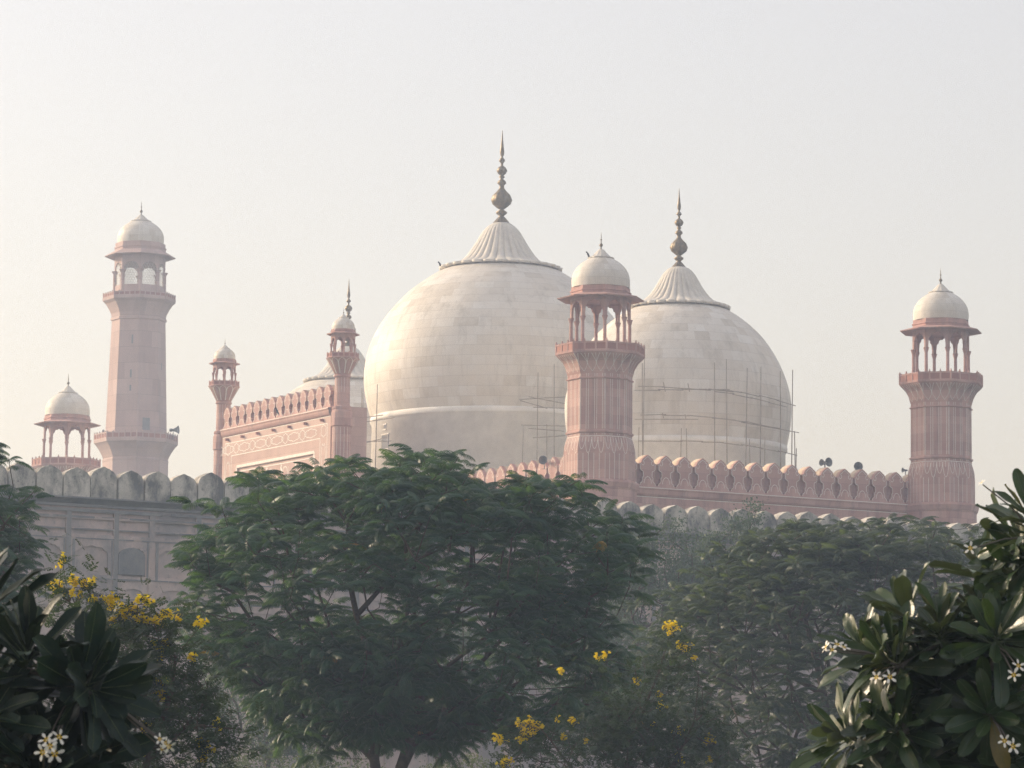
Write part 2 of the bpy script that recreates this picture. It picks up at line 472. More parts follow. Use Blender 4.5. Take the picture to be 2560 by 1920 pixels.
def pavilion(par, ph, z_floor, z_spring, z_apex, z_eave, z_drum, z_dome, z_cap, z_fin, z_tip, rc, re, rdrum, rd, col_r, dome_seed=3, lattice=False, sandm=None, ncl=5, sill=0):
    """the open kiosk on top of a tower: columns, cusped arches, sloping eave, drum, small marble dome, finial (all children of par)"""
    sm = sandm or SAND
    # columns at the eight corners, copies of one
    c = MB()
    c.lathe([(col_r * 1.7, 0), (col_r * 1.7, .18), (col_r * 1.25, .3), (col_r, .45), (col_r * .92, z_spring - z_floor - .35), (col_r * 1.15, z_spring - z_floor - .25), (col_r * 1.75, z_spring - z_floor)], 8, PI / 8, 0, False)
    col0 = None
    for k in range(8):
        a = ph + k * PI / 4
        if col0 is None: ob = col0 = c.build('column', sm, par)
        else:
            ob = col0.copy(); COL.objects.link(ob); ob.parent = par
        ob.location = (rc * .965 * math.cos(a), rc * .965 * math.sin(a), z_floor)
        ob.rotation_euler = (0, 0, a)
    m = MB()
    hf = rc * math.sin(PI / 8)
    for k in range(8):
        poly = arch_poly(hf - .012, z_spring, z_eave + .08, z_spring + .25 * (z_apex - z_spring), z_apex, ncl, hf * .20)
        def T(x, d, z, k=k): return facet(k, x / hf, rc, z, ph, -d)
        m.prism(poly, 0.0, .16, T)
        if sill:
            m.box((-hf + .02, .01, z_floor), (hf - .02, .14, z_floor + sill), 0, lambda x, d, z, k=k: facet(k, x / hf, rc, z, ph, -d))
    m.lathe([(rc * .93, z_eave - .02), (rc * .93, z_eave + .07)], 8, ph, 0, False)      # ceiling slab
    m.build('arcade', sm, par)
    if lattice:
        l = MB()
        for k in range(8):
            T = lambda x, d, z, k=k: facet(k, x / hf, rc, z, ph, -d)
            n = 9
            for i in range(-n, n + 1):
                for sg in (1, -1):
                    x0 = i / n * hf * 1.6; z0 = z_floor + sill; z1 = z_apex
                    dx = (z1 - z0) * .35 * sg
                    ax, bx = x0, x0 + dx
                    t0, t1 = 0, 1
                    lim = hf * .8
                    if dx != 0:
                        ts = sorted([(-lim - ax) / dx, (lim - ax) / dx]); t0, t1 = max(0, ts[0]), min(1, ts[1])
                    if t1 - t0 > .05:
                        l.ribbon([(ax + dx * t0, z0 + (z1 - z0) * t0), (ax + dx * t1, z0 + (z1 - z0) * t1)], .035, T, .08)
        l.build('lattice', MARBLE_PLAIN, par)
    e = MB()
    e.lathe([(rc * 1.0, z_eave + .05), (re * .985, z_eave - .02), (re, z_eave + .05), (rdrum * 1.02, z_drum - .02), (rdrum * .98, z_drum - .02)], 8, ph, 0, False, caps=False)
    e.build('eave', sm, par)
    e = MB()
    hd = z_dome - z_drum
    e.lathe([(rdrum, z_drum - .06), (rdrum, z_drum + .25 * hd), (rdrum * 1.03, z_drum + .3 * hd), (rdrum * 1.03, z_drum + .45 * hd), (rdrum * .985, z_drum + .5 * hd), (rdrum * .985, z_dome), (rd * .9, z_dome + .02)], 8, ph, 0, False)
    e.build('drum', sm, par)
    h = z_cap - z_dome
    pr = catmull([(rd * .985, z_dome), (rd, z_dome + .22 * h), (rd * .97, z_dome + .42 * h), (rd * .87, z_dome + .62 * h), (rd * .70, z_dome + .80 * h), (rd * .50, z_dome + .93 * h), (rd * .36, z_cap)], 4)
    cu = dome_mesh('cupola', pr, max(.3, rd * .26), 64, 16, par, (0, 0, 0), seed=dome_seed)
    m = MB()
    lip = rd * .43
    zf = z_fin
    m.lathe([(lip * .8, z_cap - .06), (lip, z_cap - .03), (lip * 1.02, z_cap + .03), (lip * .8, z_cap + .10 * (zf - z_cap)), (lip * .62, z_cap + .35 * (zf - z_cap)), (lip * .40, z_cap + .68 * (zf - z_cap)), (lip * .2, zf)], 48, 0, 0, True,
            rmod=lambda r, z, a: (r * (1 + .05 * math.cos(12 * a)), z))
    m.build('lotus_cap', MARBLE_PLAIN, par)
    finial(z_fin, z_tip, .95, par)

def railing(par, ph, R_, z, h, n, th=.09, mat=None):
    """low parapet of panels between small posts round an octagonal balcony"""
    m = MB()
    hf = R_ * math.sin(PI / 8)
    for k in range(8):
        T = lambda x, d, zz, k=k: facet(k, x / hf, R_, zz, ph, -d)
        for i in range(n + 1):
            x = -hf + 2 * hf * i / n
            if i == n: continue
            m.box((x - .055, -.01, z), (x + .055, th + .03, z + h * 1.12), 0, T)
            m.box((x - .03, .01, z + h * 1.12), (x + .03, th, z + h * 1.28), 0, T)
        e = hf * .985
        m.box((-e, 0, z), (e, th, z + h * .18), 0, T)
        m.box((-e, 0, z + h * .82), (e, th, z + h), 0, T)
        m.box((-e, .03, z + h * .18), (e, th - .025, z + h * .82), 1, T)
    return m.build('railing', [mat or SAND, SAND_CARVED], par)

# ------------------------------------------------------------------ the mosque
mosque = thing('mosque', 'large red sandstone mosque with three white marble domes and octagonal corner towers', 'mosque', (O2[0], O2[1], 0))
zr = lambda row: 39.4413 - .02773 * (row - 720)             # photo row -> height on the near tower
zc4 = lambda y: zr(440 + .48210 * y)                        # row in a zoomed crop
zc3 = lambda y: zr(830 + y / 6.38)
K4 = .01337
ph = vphase()
Z_CORN, Z_LINE, Z_PTOP = 25.36, 25.92, 28.26                # bottom of cornice, its top white line, tips of the merlons
def corner_tower(loc):
    sh = MB()
    Rb, Rs = 2.50, 2.27
    corb = [(Rs, zc3(720)), (530 / 6.38 * .02773 / .989, zc3(680)), (2.40, zc3(620)), (2.52, zc3(560)), (2.69, zc3(500)), (2.98, zc3(440)), (3.10, zc3(405))]
    prof = [(2.62, 0), (2.62, Z_CORN - .05), (2.66, Z_CORN), (2.72, Z_CORN + .12), (2.80, Z_LINE - .14), (2.74, Z_LINE), (Rb, Z_LINE + .04), (Rb, zc4(1445)), (2.46, zc4(1415)), (2.38, zc4(1390)), (2.28, zc4(1368)), (Rs, zc4(1362)),
            (Rs, zc4(1351)), (2.37, zc4(1347)), (2.38, zc4(1339)), (Rs, zc4(1335)), (2.26, zc3(805)), (2.37, zc3(798)), (2.37, zc3(782)), (2.26, zc3(776))]
    prof += [(2.26, zc3(722))] + corb + [(3.14, zc3(400)), (3.14, zc3(385)), (3.02, zc3(380)), (1.6, zc3(375))]
    sh.lathe(prof, 8, ph, 0, False)
    tower = sh.build('corner_tower', [SAND], mosque, loc)
    # marble inlay: vertical lines on shaft and base, petals on the flare and on the base
    ii = MB()
    def fr(k, Rz, out=.012):                               # Rz: function z -> corner radius
        return lambda x, d, z: facet(k, x, Rz(z), z, ph, out)
    def wid(pts, k, Rz, wd=.035):
        # ribbon in (x = -1..1, z) with x widths scaled to metres
        hf = .87
        ii.ribbon([(x * hf, z) for x, z in pts], wd, lambda x, d, z: facet(k, x / hf, Rz(z), z, ph, .010), 0)
    cs = sorted(corb, key=lambda t: t[1])
    Rc = lambda z: float(np.interp(z, [c[1] for c in cs], [c[0] for c in cs]))
    bp = [(2.27, zc4(1362)), (2.28, zc4(1368)), (2.38, zc4(1390)), (2.46, zc4(1415)), (Rb, zc4(1445)), (Rb, Z_LINE)][::-1]
    Rbb = lambda z: float(np.interp(z, [c[1] for c in bp], [c[0] for c in bp]))
    Rsh = lambda z: 2.27
    for k in range(8):
        for x in (-.95, -.50, -.32, .18, .36, .82, .97):
            wid([(x, zc4(1330)), (x, zc3(808))], k, Rsh)
            wid([(x, zc3(774)), (x, zc3(722))], k, Rsh)
            wid([(x, zc4(1361)), (x, zc4(1352))], k, Rsh)
        # flare petals
        z0, z1 = zc3(690), zc3(420)
        for x in (-.66, 0, .66):
            for sg in (-1, 1):
                arc = [(x + sg * .33 * math.sin(PI * .5 * min(1, t * 1.9)) * (1 - .75 * max(0, t - .5) * 2), z0 + (z1 - z0) * t) for t in np.linspace(0, 1, 12)]
                wid(arc, k, Rc, .028)
        for x in (-.33, .33, -1 + .02, 1 - .02):
            wid([(x, z0 + (z1 - z0) * t) for t in np.linspace(.45, 1, 6)], k, Rc, .028)
        # base petals
        zt, zb = zc4(1366), zc4(1455)
        wid([(-1, zt), (1, zt)], k, Rbb, .05)
        for x in (-.72, -.24, .24, .72):
            big = .24
            lo = zb if x in (-.24, .72) else zb + .28
            pts = [(x - big * .85, zt - .1)] + [(x - big * math.cos(t), zt - .1 - (zt - .1 - lo) * (math.sin(t) ** 1.4)) for t in np.linspace(.15, PI / 2, 6)]
            wid(pts, k, Rbb, .035)
            wid([(2 * x - q, z) for q, z in pts], k, Rbb, .035)
            wid([(x, zt), (x, zt - .45)], k, Rbb, .03)
        for x in (-.98, -.60, -.2, .2, .60):
            wid([(x, zb), (x, Z_LINE + .06)], k, Rbb, .035)
    ii.build('inlay', INLAY, tower)
    railing(tower, ph, 3.10, zc3(385), .66, 3)
    pavilion(tower, ph, zc3(385), zr(799), zr(757), zr(751), zr(739.5), zr(721), zr(645), zr(623), zr(578.4), 2.12, 3.06, 2.10, 2.03, .125)
    return tower
tower = corner_tower(L(0, 0))
for uv_ in ((0, 28.96), (94.34, 0)):
    t2 = copy_tree(tower, mosque); t2.location = L(*uv_)

# body of the prayer hall
def TL(u, v, z): return L(u, v, z)
b = MB()
b.box((.9, .0, 0), (93.4, 29.0, Z_CORN + .3), 0, lambda x, y, z: L(x, y, z))
hall = b.build('prayer_hall', [SAND], mosque)
b = MB(); b.box((1.0, 1.1, Z_CORN + .304), (93.0, 28.8, Z_CORN + .42), 0, lambda x, y, z: L(x, y, z)); b.build('roof', [MARBLE_PLAIN], hall)
def cornice(a0, a1, side, zc, zl, nm_par):
    """moulding with two white lines along a wall; side: function (s along, d outward, z)"""
    m = MB()
    prof = [(0, zc - .05), (.10, zc), (.16, zc + .12), (.20, zl - .18), (.26, zl - .10), (.26, zl), (0, zl + .02)]
    vs = [side(a0, d, z) for d, z in prof] + [side(a1, d, z) for d, z in prof]
    n = len(prof)
    m.add(vs, [(i, i + 1, n + i + 1, n + i) for i in range(n - 1)], 0)
    m.add([side(a0, .265, zl - .055), side(a1, .265, zl - .055), side(a1, .265, zl), side(a0, .265, zl)], [(0, 1, 2, 3)], 1)
    m.add([side(a0, .008, zc - .12), side(a1, .008, zc - .12), side(a1, .008, zc - .06), side(a0, .008, zc - .06)], [(0, 1, 2, 3)], 1)
    return m.build('cornice', [SAND, INLAY], nm_par)
HALF = [(0, 1), (.04, .985), (.10, .955), (.15, .945), (.20, .90), (.27, .885), (.315, .83), (.34, .775), (.39, .74), (.44, .725)]
LOW = [(.435, .70), (.41, .66), (.41, .57), (.385, .525), (.30, .50), (.25, .475), (.24, .33), (.275, .305), (.30, .27), (.285, .22), (.31, .17), (.37, .13), (.42, .12), (.42, .07), (.46, .07)]
def merlon_mesh(p, h, depth):
    """one pierced merlon seen from the front: pointed lobed head, waist, vase-shaped recess beside it; origin at base centre, front at y=0 looking to -y"""
    m = MB()
    T = lambda x, d, z: (x * p, d, z * h)
    half = HALF + LOW + [(.46, 0)]
    m.prism([(-x, z) for x, z in half] + half[::-1][:-1], 0, .28, T)
    back = HALF + [(.497, .70), (.497, 0)]
    m.prism([(-x, z) for x, z in back] + back[::-1][:-1], .283, depth, T, 2)
    m.m[-(2 * len(back) - 1) - 2] = 3
    m.box((-.497, .0, 0), (-.463, .282, .065), 0, T); m.box((.463, 0, 0), (.497, .282, .065), 0, T)
    for sg in (-1, 1):
        m.ribbon([(sg * x * p * .97, z * h) for x, z in LOW], .042, lambda x, d, z: (x, d, z), -.008, 1)
        m.ribbon([(sg * x * .80 * p, (z * .95 - .005) * h) for x, z in HALF[:7]], .042, lambda x, d, z: (x, d, z), -.008, 1)
        c = [(sg * (.27 + .075 * math.cos(t)) * p, (.74 + .065 * math.sin(t)) * h) for t in np.linspace(1.6, 6.3, 10)]
        m.ribbon(c, .04, lambda x, d, z: (x, d, z), -.008, 1)
    arc = [(.20 * p * math.cos(t), (.12 + .21 * math.sin(t)) * h) for t in np.linspace(0, PI, 11)]
    m.ribbon(arc, .04, lambda x, d, z: (x, d, z), -.008, 1)
    me = bpy.data.meshes.new('merlon')
    me.from_pydata(m.v, [], m.f)
    me.materials.append(SAND); me.materials.append(INLAY); me.materials.append(COPING); me.materials.append(SAND)
    me.polygons.foreach_set('material_index', m.m)
    me.update()
    return me
MER = merlon_mesh(1.5, Z_PTOP - Z_LINE, .95)
ANG_N = PHI                                                # front looks along -U2
ANG_E = PHI + 1.5 * PI                                     # front looks along -V2
def merlons(me, par, n, fn, ang):
    for i in range(n):
        x = link('merlon', me, par, fn(i)); x.rotation_euler = (0, 0, ang + random.uniform(-.012, .012)); x.scale = (1, 1, random.uniform(.975, 1.012))
# near side parapet
v0, v1 = 2.2, 27.9
nm = 17
pw = (v1 - v0) / nm
cn = cornice(v0 - .4, v1 + .4, lambda s, d, z: L(.9 - d, s, z), Z_CORN, Z_LINE, mosque)
pb = MB(); pb.box((1.0, v0 - .5, Z_CORN), (1.9, v1 + .5, Z_LINE), 0, lambda x, y, z: L(x, y, z))
par_n = pb.build('parapet', SAND, mosque)
merlons(MER, par_n, nm, lambda i: L(.9, v0 + (i + .5) * pw, Z_LINE), ANG_N)
# courtyard side parapet between the near tower and the portal
cornice(2.2, 35, lambda s, d, z: L(s, 0 - d, z), Z_CORN, Z_LINE, mosque)
pb = MB(); pb.box((2.2, .1, Z_CORN), (35, 1.0, Z_LINE), 0, lambda x, y, z: L(x, y, z))
par_e = pb.build('parapet', SAND, mosque)
merlons(MER, par_e, 21, lambda i: L(2.6 + (i + .5) * 1.5, 0, Z_LINE), ANG_E)

# ---- portal with framed front
P_V, P_N, P_F = -2.5, 36.1, 55.6
zp = lambda y: at(827, 640 + .3618 * y, 282.0)[2]           # rows of the portal crop at its near edge
ZT, ZB = zp(880), zp(1045)                                  # merlon tips, cornice top
zcor = zp(1095)
b = MB()
b.box((P_N, P_V + .35, 0), (P_F, .1, ZB - .02), 0, lambda x, y, z: L(x, y, z))
b.box((P_N - .55, P_V + 1.0, 0), (P_N, .35, zp(1035)), 0, lambda x, y, z: L(x, y, z))
# front: frame bands round a recessed panel
fw0, fw1 = P_N + 1.0, P_F - 1.0
zpan, zin = zp(1150), zp(1245)
TF = lambda s, d, z: L(s, P_V + d, z)
b.box((P_N, .0, zcor - .02), (P_F, .352, ZB - .02), 0, TF)
b.box((P_N, .0, 0), (P_N + 2.6, .352, zcor - .02), 0, TF)
b.box((P_F - 2.6, .0, 0), (P_F, .352, zcor - .02), 0, TF)
z_rec = zp(1345)
b.box((P_N + 2.6, .0, z_rec), (P_F - 2.6, .352, zcor - .02), 0, TF)
b.box((P_N + 2.6, .14, 0), (P_F - 2.6, .352, z_rec), 0, TF)
portal = b.build('portal', [SAND_PALE], mosque)
pi_ = MB()
def rect_line(x0, x1, z0, z1, wd=.10, d=-.012, closed=False):
    pi_.ribbon([(x0, z0), (x0, z1)], wd, TF, d); pi_.ribbon([(x1, z0), (x1, z1)], wd, TF, d); pi_.ribbon([(x0, z1), (x1, z1)], wd, TF, d)
rect_line(P_N + .55, P_F - .55, 8, zpan, .085)
rect_line(P_N + 1.75, P_F - 1.75, 8, zin, .085)
rect_line(P_N + 2.75, P_F - 2.75, 8, z_rec + .15, .22, -.02)
zm = (zpan + zin) / 2; hh = (zpan - zin) * .27
def knot(cx, cz, a, bb, horizontal=True):
    """an oblong linked cartouche"""
    pts = []
    for t in np.linspace(0, 2 * PI, 49):
        ct, st_ = math.cos(t), math.sin(t)
        x = a * math.copysign(abs(ct) ** .7, ct); z = bb * math.copysign(abs(st_) ** .7, st_)
        x *= 1 - .14 * math.cos(8 * t); z *= 1 + .16 * math.cos(8 * t)
        pts.append((cx + x, cz + z) if horizontal else (cx + z, cz + x))
    pi_.ribbon(pts, .062, TF, -.013)
x = P_N + 2.3
while x < P_F - 2.0:
    knot(x + 1.05, zm, .92, hh * 1.05); knot(x + 2.55, zm, .42, hh * 1.25)
    pi_.ribbon([(x + 1.97, zm), (x + 2.13, zm)], .07, TF, -.013); pi_.ribbon([(x + 2.97, zm), (x + 3.13, zm)], .07, TF, -.013)
    x += 3.0
for xs in (P_N + 1.15, P_F - 1.15):
    z = zm - .2
    knot(xs, zm, .42, .42)
    while z > 12:
        z -= 1.55; knot(xs, z - .15, .85, .34, False); z -= 1.45; knot(xs, z + .1, .34, .40)
# floral scrolls in the recessed panel
for i in range(5):
    cx = P_F - 3.6 - i * 2.6; cz = z_rec - .9
    for sg in (-1, 1):
        sp = [(cx + sg * (.25 + t * .11) * math.cos(t * 1.6), cz + (.25 + t * .11) * math.sin(t * 1.6)) for t in np.linspace(0, 4.2, 22)]
        pi_.ribbon(sp, .06, TF, .125)
    pi_.ribbon([(cx + .5, cz - .1), (cx + .75, cz + .35), (cx + .62, cz + .55)], .24, TF, .122)
pi_.ribbon([(P_N + 2.6, z_rec - .25), (P_F - 2.6, z_rec - .25)], .09, TF, .125)
pi_.build('inlay', INLAY, portal)
cornice(P_N + .0, P_F - .0, lambda s, d, z: L(s, P_V - d, z), zcor, ZB, portal)
MER2 = merlon_mesh((P_F - P_N) / 14, ZT - ZB, .75)
merlons(MER2, portal, 14, lambda i: L(P_N + (i + .5) * (P_F - P_N) / 14, P_V, ZB), ANG_E)
rb = MB()
for i in range(7):                                          # rain spouts under the cornice
    s_ = P_N + 1.2 + i * 2.85
    rb.box((s_, -.28, zcor - .42), (s_ + .16, .0, zcor - .22), 0, TF)
rb.build('spout', SAND_CARVED, portal)

# slim turrets at the portal's corners
zt_ = lambda y: at(860, 640 + .3618 * y, 281.2)[2]
KT = .3618 * 281.2 * 1.0 / F * 1.0
def turret(loc):
    s_ = MB()
    r = lambda px: px * KT / .985
    prof = [(r(66), 0), (r(66), zt_(1180)), (r(74), zt_(1172)), (r(72), zt_(1080)), (r(66), zt_(1064)), (r(64), zt_(1060)), (r(68), zt_(1055)), (r(68), zt_(1040)), (r(54), zt_(1032)), (r(52), zt_(838)), (r(60), zt_(834)), (r(60), zt_(824)), (r(53), zt_(820)),
            (r(60), zt_(805)), (r(74), zt_(780)), (r(90), zt_(750)), (r(104), zt_(725)), (r(117), zt_(707)), (r(112), zt_(703)), (r(60), zt_(700))]
    s_.lathe(prof, 16, ph, 0, False)
    tu = s_.build('turret', [SAND], mosque, loc)
    ii = MB()
    cs = [(r(53), zt_(820)), (r(60), zt_(805)), (r(74), zt_(780)), (r(90), zt_(750)), (r(104), zt_(725)), (r(117), zt_(707))]
    Rz = lambda z: float(np.interp(z, [c[1] for c in cs], [c[0] for c in cs]))
    for k in range(12):                                     # pale outlines of the lotus petals
        a0 = 2 * PI * k / 12
        za, zb_ = zt_(812), zt_(708)
        for sg in (-1, 1):
            ring = []
            for t in np.linspace(0, 1, 8):
                z = za + (zb_ - za) * t
                da = (PI / 12) * (.96 if t < .6 else .96 * math.sqrt(max(0, 1 - ((t - .6) / .4) ** 2)))
                ring.append((a0 + sg * da, z - (0.0 if t < .95 else .02)))
            vs = []
            for a, z in ring:
                R_ = Rz(z) + .02
                for q in (-.035, .035): vs.append((R_ * math.cos(a + q / R_), R_ * math.sin(a + q / R_), z))
            ii.add(vs, [(2 * i, 2 * i + 1, 2 * i + 3, 2 * i + 2) for i in range(7)])
    for k in range(16):
        a = ph + (k + .5) * PI / 8
        for (z0, z1, rr_) in ((zt_(1030), zt_(842), r(52)), (4, zt_(1185), r(66))):
            R_ = rr_ * math.cos(PI / 16) + .012
            ii.add([(R_ * math.cos(a + q), R_ * math.sin(a + q), z) for z in (z0, z1) for q in (-.02, .02)], [(0, 1, 3, 2)])
    ii.build('inlay', INLAY, tu)
    railing(tu, ph, r(109), zt_(703), zt_(672) - zt_(703), 2, .07)
    pavilion(tu, ph, zt_(703), zt_(605), zt_(565), zt_(541), zt_(526), zt_(507), zt_(425), zt_(400), zt_(352), r(84), r(115), r(86), r(79), .075, 5, False, None, 3, .35)
    return tu
tu = turret(L(35.1, -2.05))
tu2 = copy_tree(tu, mosque); tu2.location = L(56.5, -2.05)

# ---- marble domes
def hall_dome(loc, rows, ctr_px, sc, Y, cap_pts, body_pts, band, tip_row, fin_base, petals, seed, crop):
    cx0, cy0, cs = crop
    zz = lambda y: at(ctr_px, cy0 + cs * y, Y)[2]
    k = cs * sc
    pr = catmull([(r * k, zz(y)) for r, y in body_pts][::-1], 5)
    d = dome_mesh('dome', pr, .82 if k > .01 else .8, 192, 46, mosque, loc, seed=seed)
    rb_, yb0, yb1, rdr = band
    m = MB()
    zb = zz(yb1)
    m.lathe([(rdr * k, Z_CORN + .25), (rdr * k, zb - .04), (rb_ * k * 1.0, zb), (rb_ * k * 1.005, zb + .25 * (zz(yb0) - zb)), (rb_ * k * 1.005, zb + .7 * (zz(yb0) - zb)), (rb_ * k, zz(yb0) + .02), (rb_ * k * .97, zz(yb0) + .05)], 192, 0, 0, True)
    m.build('drum', [DRUM], d)
    cp = catmull([(r * k, zz(y)) for r, y in cap_pts][::-1], 4)   # from the lip up to the neck
    lipr = cap_pts[-1][0] * k; top = zz(cap_pts[0][1]); bot = zz(cap_pts[-1][1])
    def rmod(r, z, a):
        t = (a * petals / (2 * PI)) % 1.0
        q = abs(t - .5) * 2                                 # 0 at a petal's middle, 1 at its seam
        f = min(1, max(0, (r / lipr - .12) / .4))
        rr = r * (1 - .05 * f * (q ** 2) - .035 * f * (1 if q > .84 else 0))
        if r > lipr * .90:
            rr = r * (1.02 - .085 * q ** 2.5 * (r / lipr - .90) / .10)
        return rr, z
    cm = MB()
    under = [(lipr * .80, bot - .02), (lipr * .99, bot - .20)]
    cm.lathe(under + [tuple(x) for x in cp], petals * 10, 0, 0, True, rmod=rmod)
    cm.build('lotus_cap', [MARBLE_PLAIN], d)
    finial(zz(fin_base), zz(tip_row), 1, d)
    return d
sN, sC, sS = 276.9, 300.9, 324.8
def loc_of(x, y): return (x - O2[0], y - O2[1], 0)
capC = [(33, 474), (50, 482), (70, 497), (88, 517), (104, 542), (121, 570), (142, 602), (166, 633), (192, 656), (222, 668), (254, 677), (284, 684)]
bodyC = [(240, 688), (288, 707), (330, 731), (362, 753), (400, 780), (439, 812), (499, 876), (549, 940), (589, 1012), (614, 1080), (627, 1150), (630, 1205), (626, 1255), (614, 1320), (600, 1368), (594, 1386)]
sc_ = lambda Y: Y / F * 1.0
domeC = hall_dome(loc_of(-1.03, sC), None, 1253.8, sC / F, sC, capC, bodyC, (596, 1386, 1412, 590), 48, 474, 30, 11, (880, 300, .5425))
capN = [(38, 474), (58, 484), (76, 500), (92, 522), (106, 545), (122, 573), (142, 602), (164, 628), (190, 650), (215, 661), (242, 671), (269, 679)]
bodyN = [(235, 688), (258, 699), (300, 723), (348, 756), (398, 799), (450, 853), (500, 925), (540, 1000), (570, 1080), (587, 1155), (592, 1215), (586, 1300), (574, 1370), (566, 1405)]
kC = .5425 * sC / F
for (x, y0, y1, hw_) in ((172, 1550, 1488, 18), (170, 1460, 1442, 6)):   # small openings low in the drum of the largest dome
    l_ = (x - 689) * kC; yy_ = -math.sqrt((590 * kC) ** 2 - l_ * l_); a_ = math.atan2(yy_, l_)
    z0_, z1_ = at(1253.8, 300 + .5425 * y0, sC)[2], at(1253.8, 300 + .5425 * y1, sC)[2]
    m = MB(); R__ = 590 * kC; h_ = hw_ * kC * 1.9
    def TW(x, d, z): return ((R__ + d) * math.cos(a_) - x * math.sin(a_), (R__ + d) * math.sin(a_) + x * math.cos(a_), z)
    m.box((-h_, -.2, z0_), (h_, .03, z1_), 0, TW)
    m.box((-h_ - .1, -.2, z0_ - .12), (h_ + .1, .06, z0_), 1, TW); m.box((-h_ - .1, -.2, z1_), (h_ + .1, .06, z1_ + .1), 1, TW)
    m.build('window', [FORT_DARK, MARBLE_PLAIN], domeC)
domeN = hall_dome(loc_of(12.58, sN), None, 1698.4, sN / F, sN, capN, bodyN, (568, 1405, 1432, 560), 64, 472, 30, 23, (1360, 440, .4821))
domeS = copy_tree(domeN, mosque); domeS.location = loc_of(-14.63, sS)

# ------------------------------------------------------------------ tall courtyard minaret (farther away, left)
YM = 400.0
pM = at(343.5, 940, YM)
mina = thing('minaret', 'tall tapering pink minaret with two balconies and latticed kiosk behind the left wall', 'minaret', (pM[0], YM, 0))
zm1 = lambda y: at(346, 440 + .4823 * y, YM)[2]
km = .4823 * YM / F * 1.0 / .985
s_ = MB()
s_.lathe([(168 * km, 0), (168 * km, zm1(1490)), (170 * km, zm1(1480)), (166 * km, zm1(1470)), (172 * km, zm1(1455)), (185 * km, zm1(1430)), (202 * km, zm1(1405)), (214 * km, zm1(1392)), (216 * km, zm1(1378)), (205 * km, zm1(1374)),
          (158 * km, zm1(1372)), (138 * km, zm1(757)), (144 * km, zm1(754)), (144 * km, zm1(742)), (139 * km, zm1(738)), (143 * km, zm1(720)), (155 * km, zm1(695)), (172 * km, zm1(668)), (187 * km, zm1(655)), (188 * km, zm1(640)), (180 * km, zm1(637)), (90 * km, zm1(634))], 8, ph, 0, False)
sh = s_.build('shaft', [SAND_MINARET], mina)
wn = MB()
for k, x, y0, y1, hw in ((4, .35, 885, 840, .08), (4, .3, 1060, 1020, .08), (4, .3, 1130, 1100, .08), (5, -.15, 1330, 1267, .34), (6, -.2, 1010, 975, .07)):
    Rz = np.interp(zm1(y0), [zm1(1372), zm1(757)], [158 * km, 138 * km]); Rz1 = np.interp(zm1(y1), [zm1(1372), zm1(757)], [158 * km, 138 * km])
    wn.add([facet(k, x - hw, Rz, zm1(y0), ph, .02), facet(k, x + hw, Rz, zm1(y0), ph, .02), facet(k, x + hw, Rz1, zm1(y1), ph, .02), facet(k, x - hw, Rz1, zm1(y1), ph, .02)], [(0, 1, 2, 3)])
    m = MB()
wn.build('window_slit', FORT_DARK, mina)
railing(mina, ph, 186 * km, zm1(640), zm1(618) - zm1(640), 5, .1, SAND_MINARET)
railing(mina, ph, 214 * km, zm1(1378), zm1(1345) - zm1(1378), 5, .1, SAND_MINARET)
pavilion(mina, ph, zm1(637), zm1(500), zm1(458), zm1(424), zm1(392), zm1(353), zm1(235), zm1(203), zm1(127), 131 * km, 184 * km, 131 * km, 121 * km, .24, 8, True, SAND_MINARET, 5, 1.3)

# ------------------------------------------------------------------ fortress wall in front of the mosque
A_F = np.array([at(330, 1170, 172)[0], 172.0])              # a merlon tip on the wall line
fort = thing('fort_wall', 'weathered fortress wall with rounded pale merlons and blind arched niches', 'wall', (A_F[0], A_F[1], 0))
ZF = at(330, 1170, 172)[2]
def Lf(s, d, z): p = V2 * s + U2 * d; return (p[0], p[1], z)
zf = lambda y: at(330, 1080 + .28933 * y, 172)[2]           # rows in the zoomed crop of this wall
HM = ZF - zf(585)
S0, S1 = -14.0, 62.0
b = MB()
b.box((S0, .30, 0), (S1, 2.6, zf(585)), 0, Lf)
b.build('wall_face', [FORT], fort)
b = MB()                                                   # ledge below the merlons
pf = [(.28, zf(640)), (.18, zf(625)), (.0, zf(605)), (-.06, zf(598)), (-.06, zf(585)), (.30, zf(583))]
vs = [Lf(S0, d, z) for d, z in pf] + [Lf(S1, d, z) for d, z in pf]
b.add(vs, [(i, i + 1, len(pf) + i + 1, len(pf) + i) for i in range(len(pf) - 1)])
b.build('ledge', [FORT_DARK], fort)
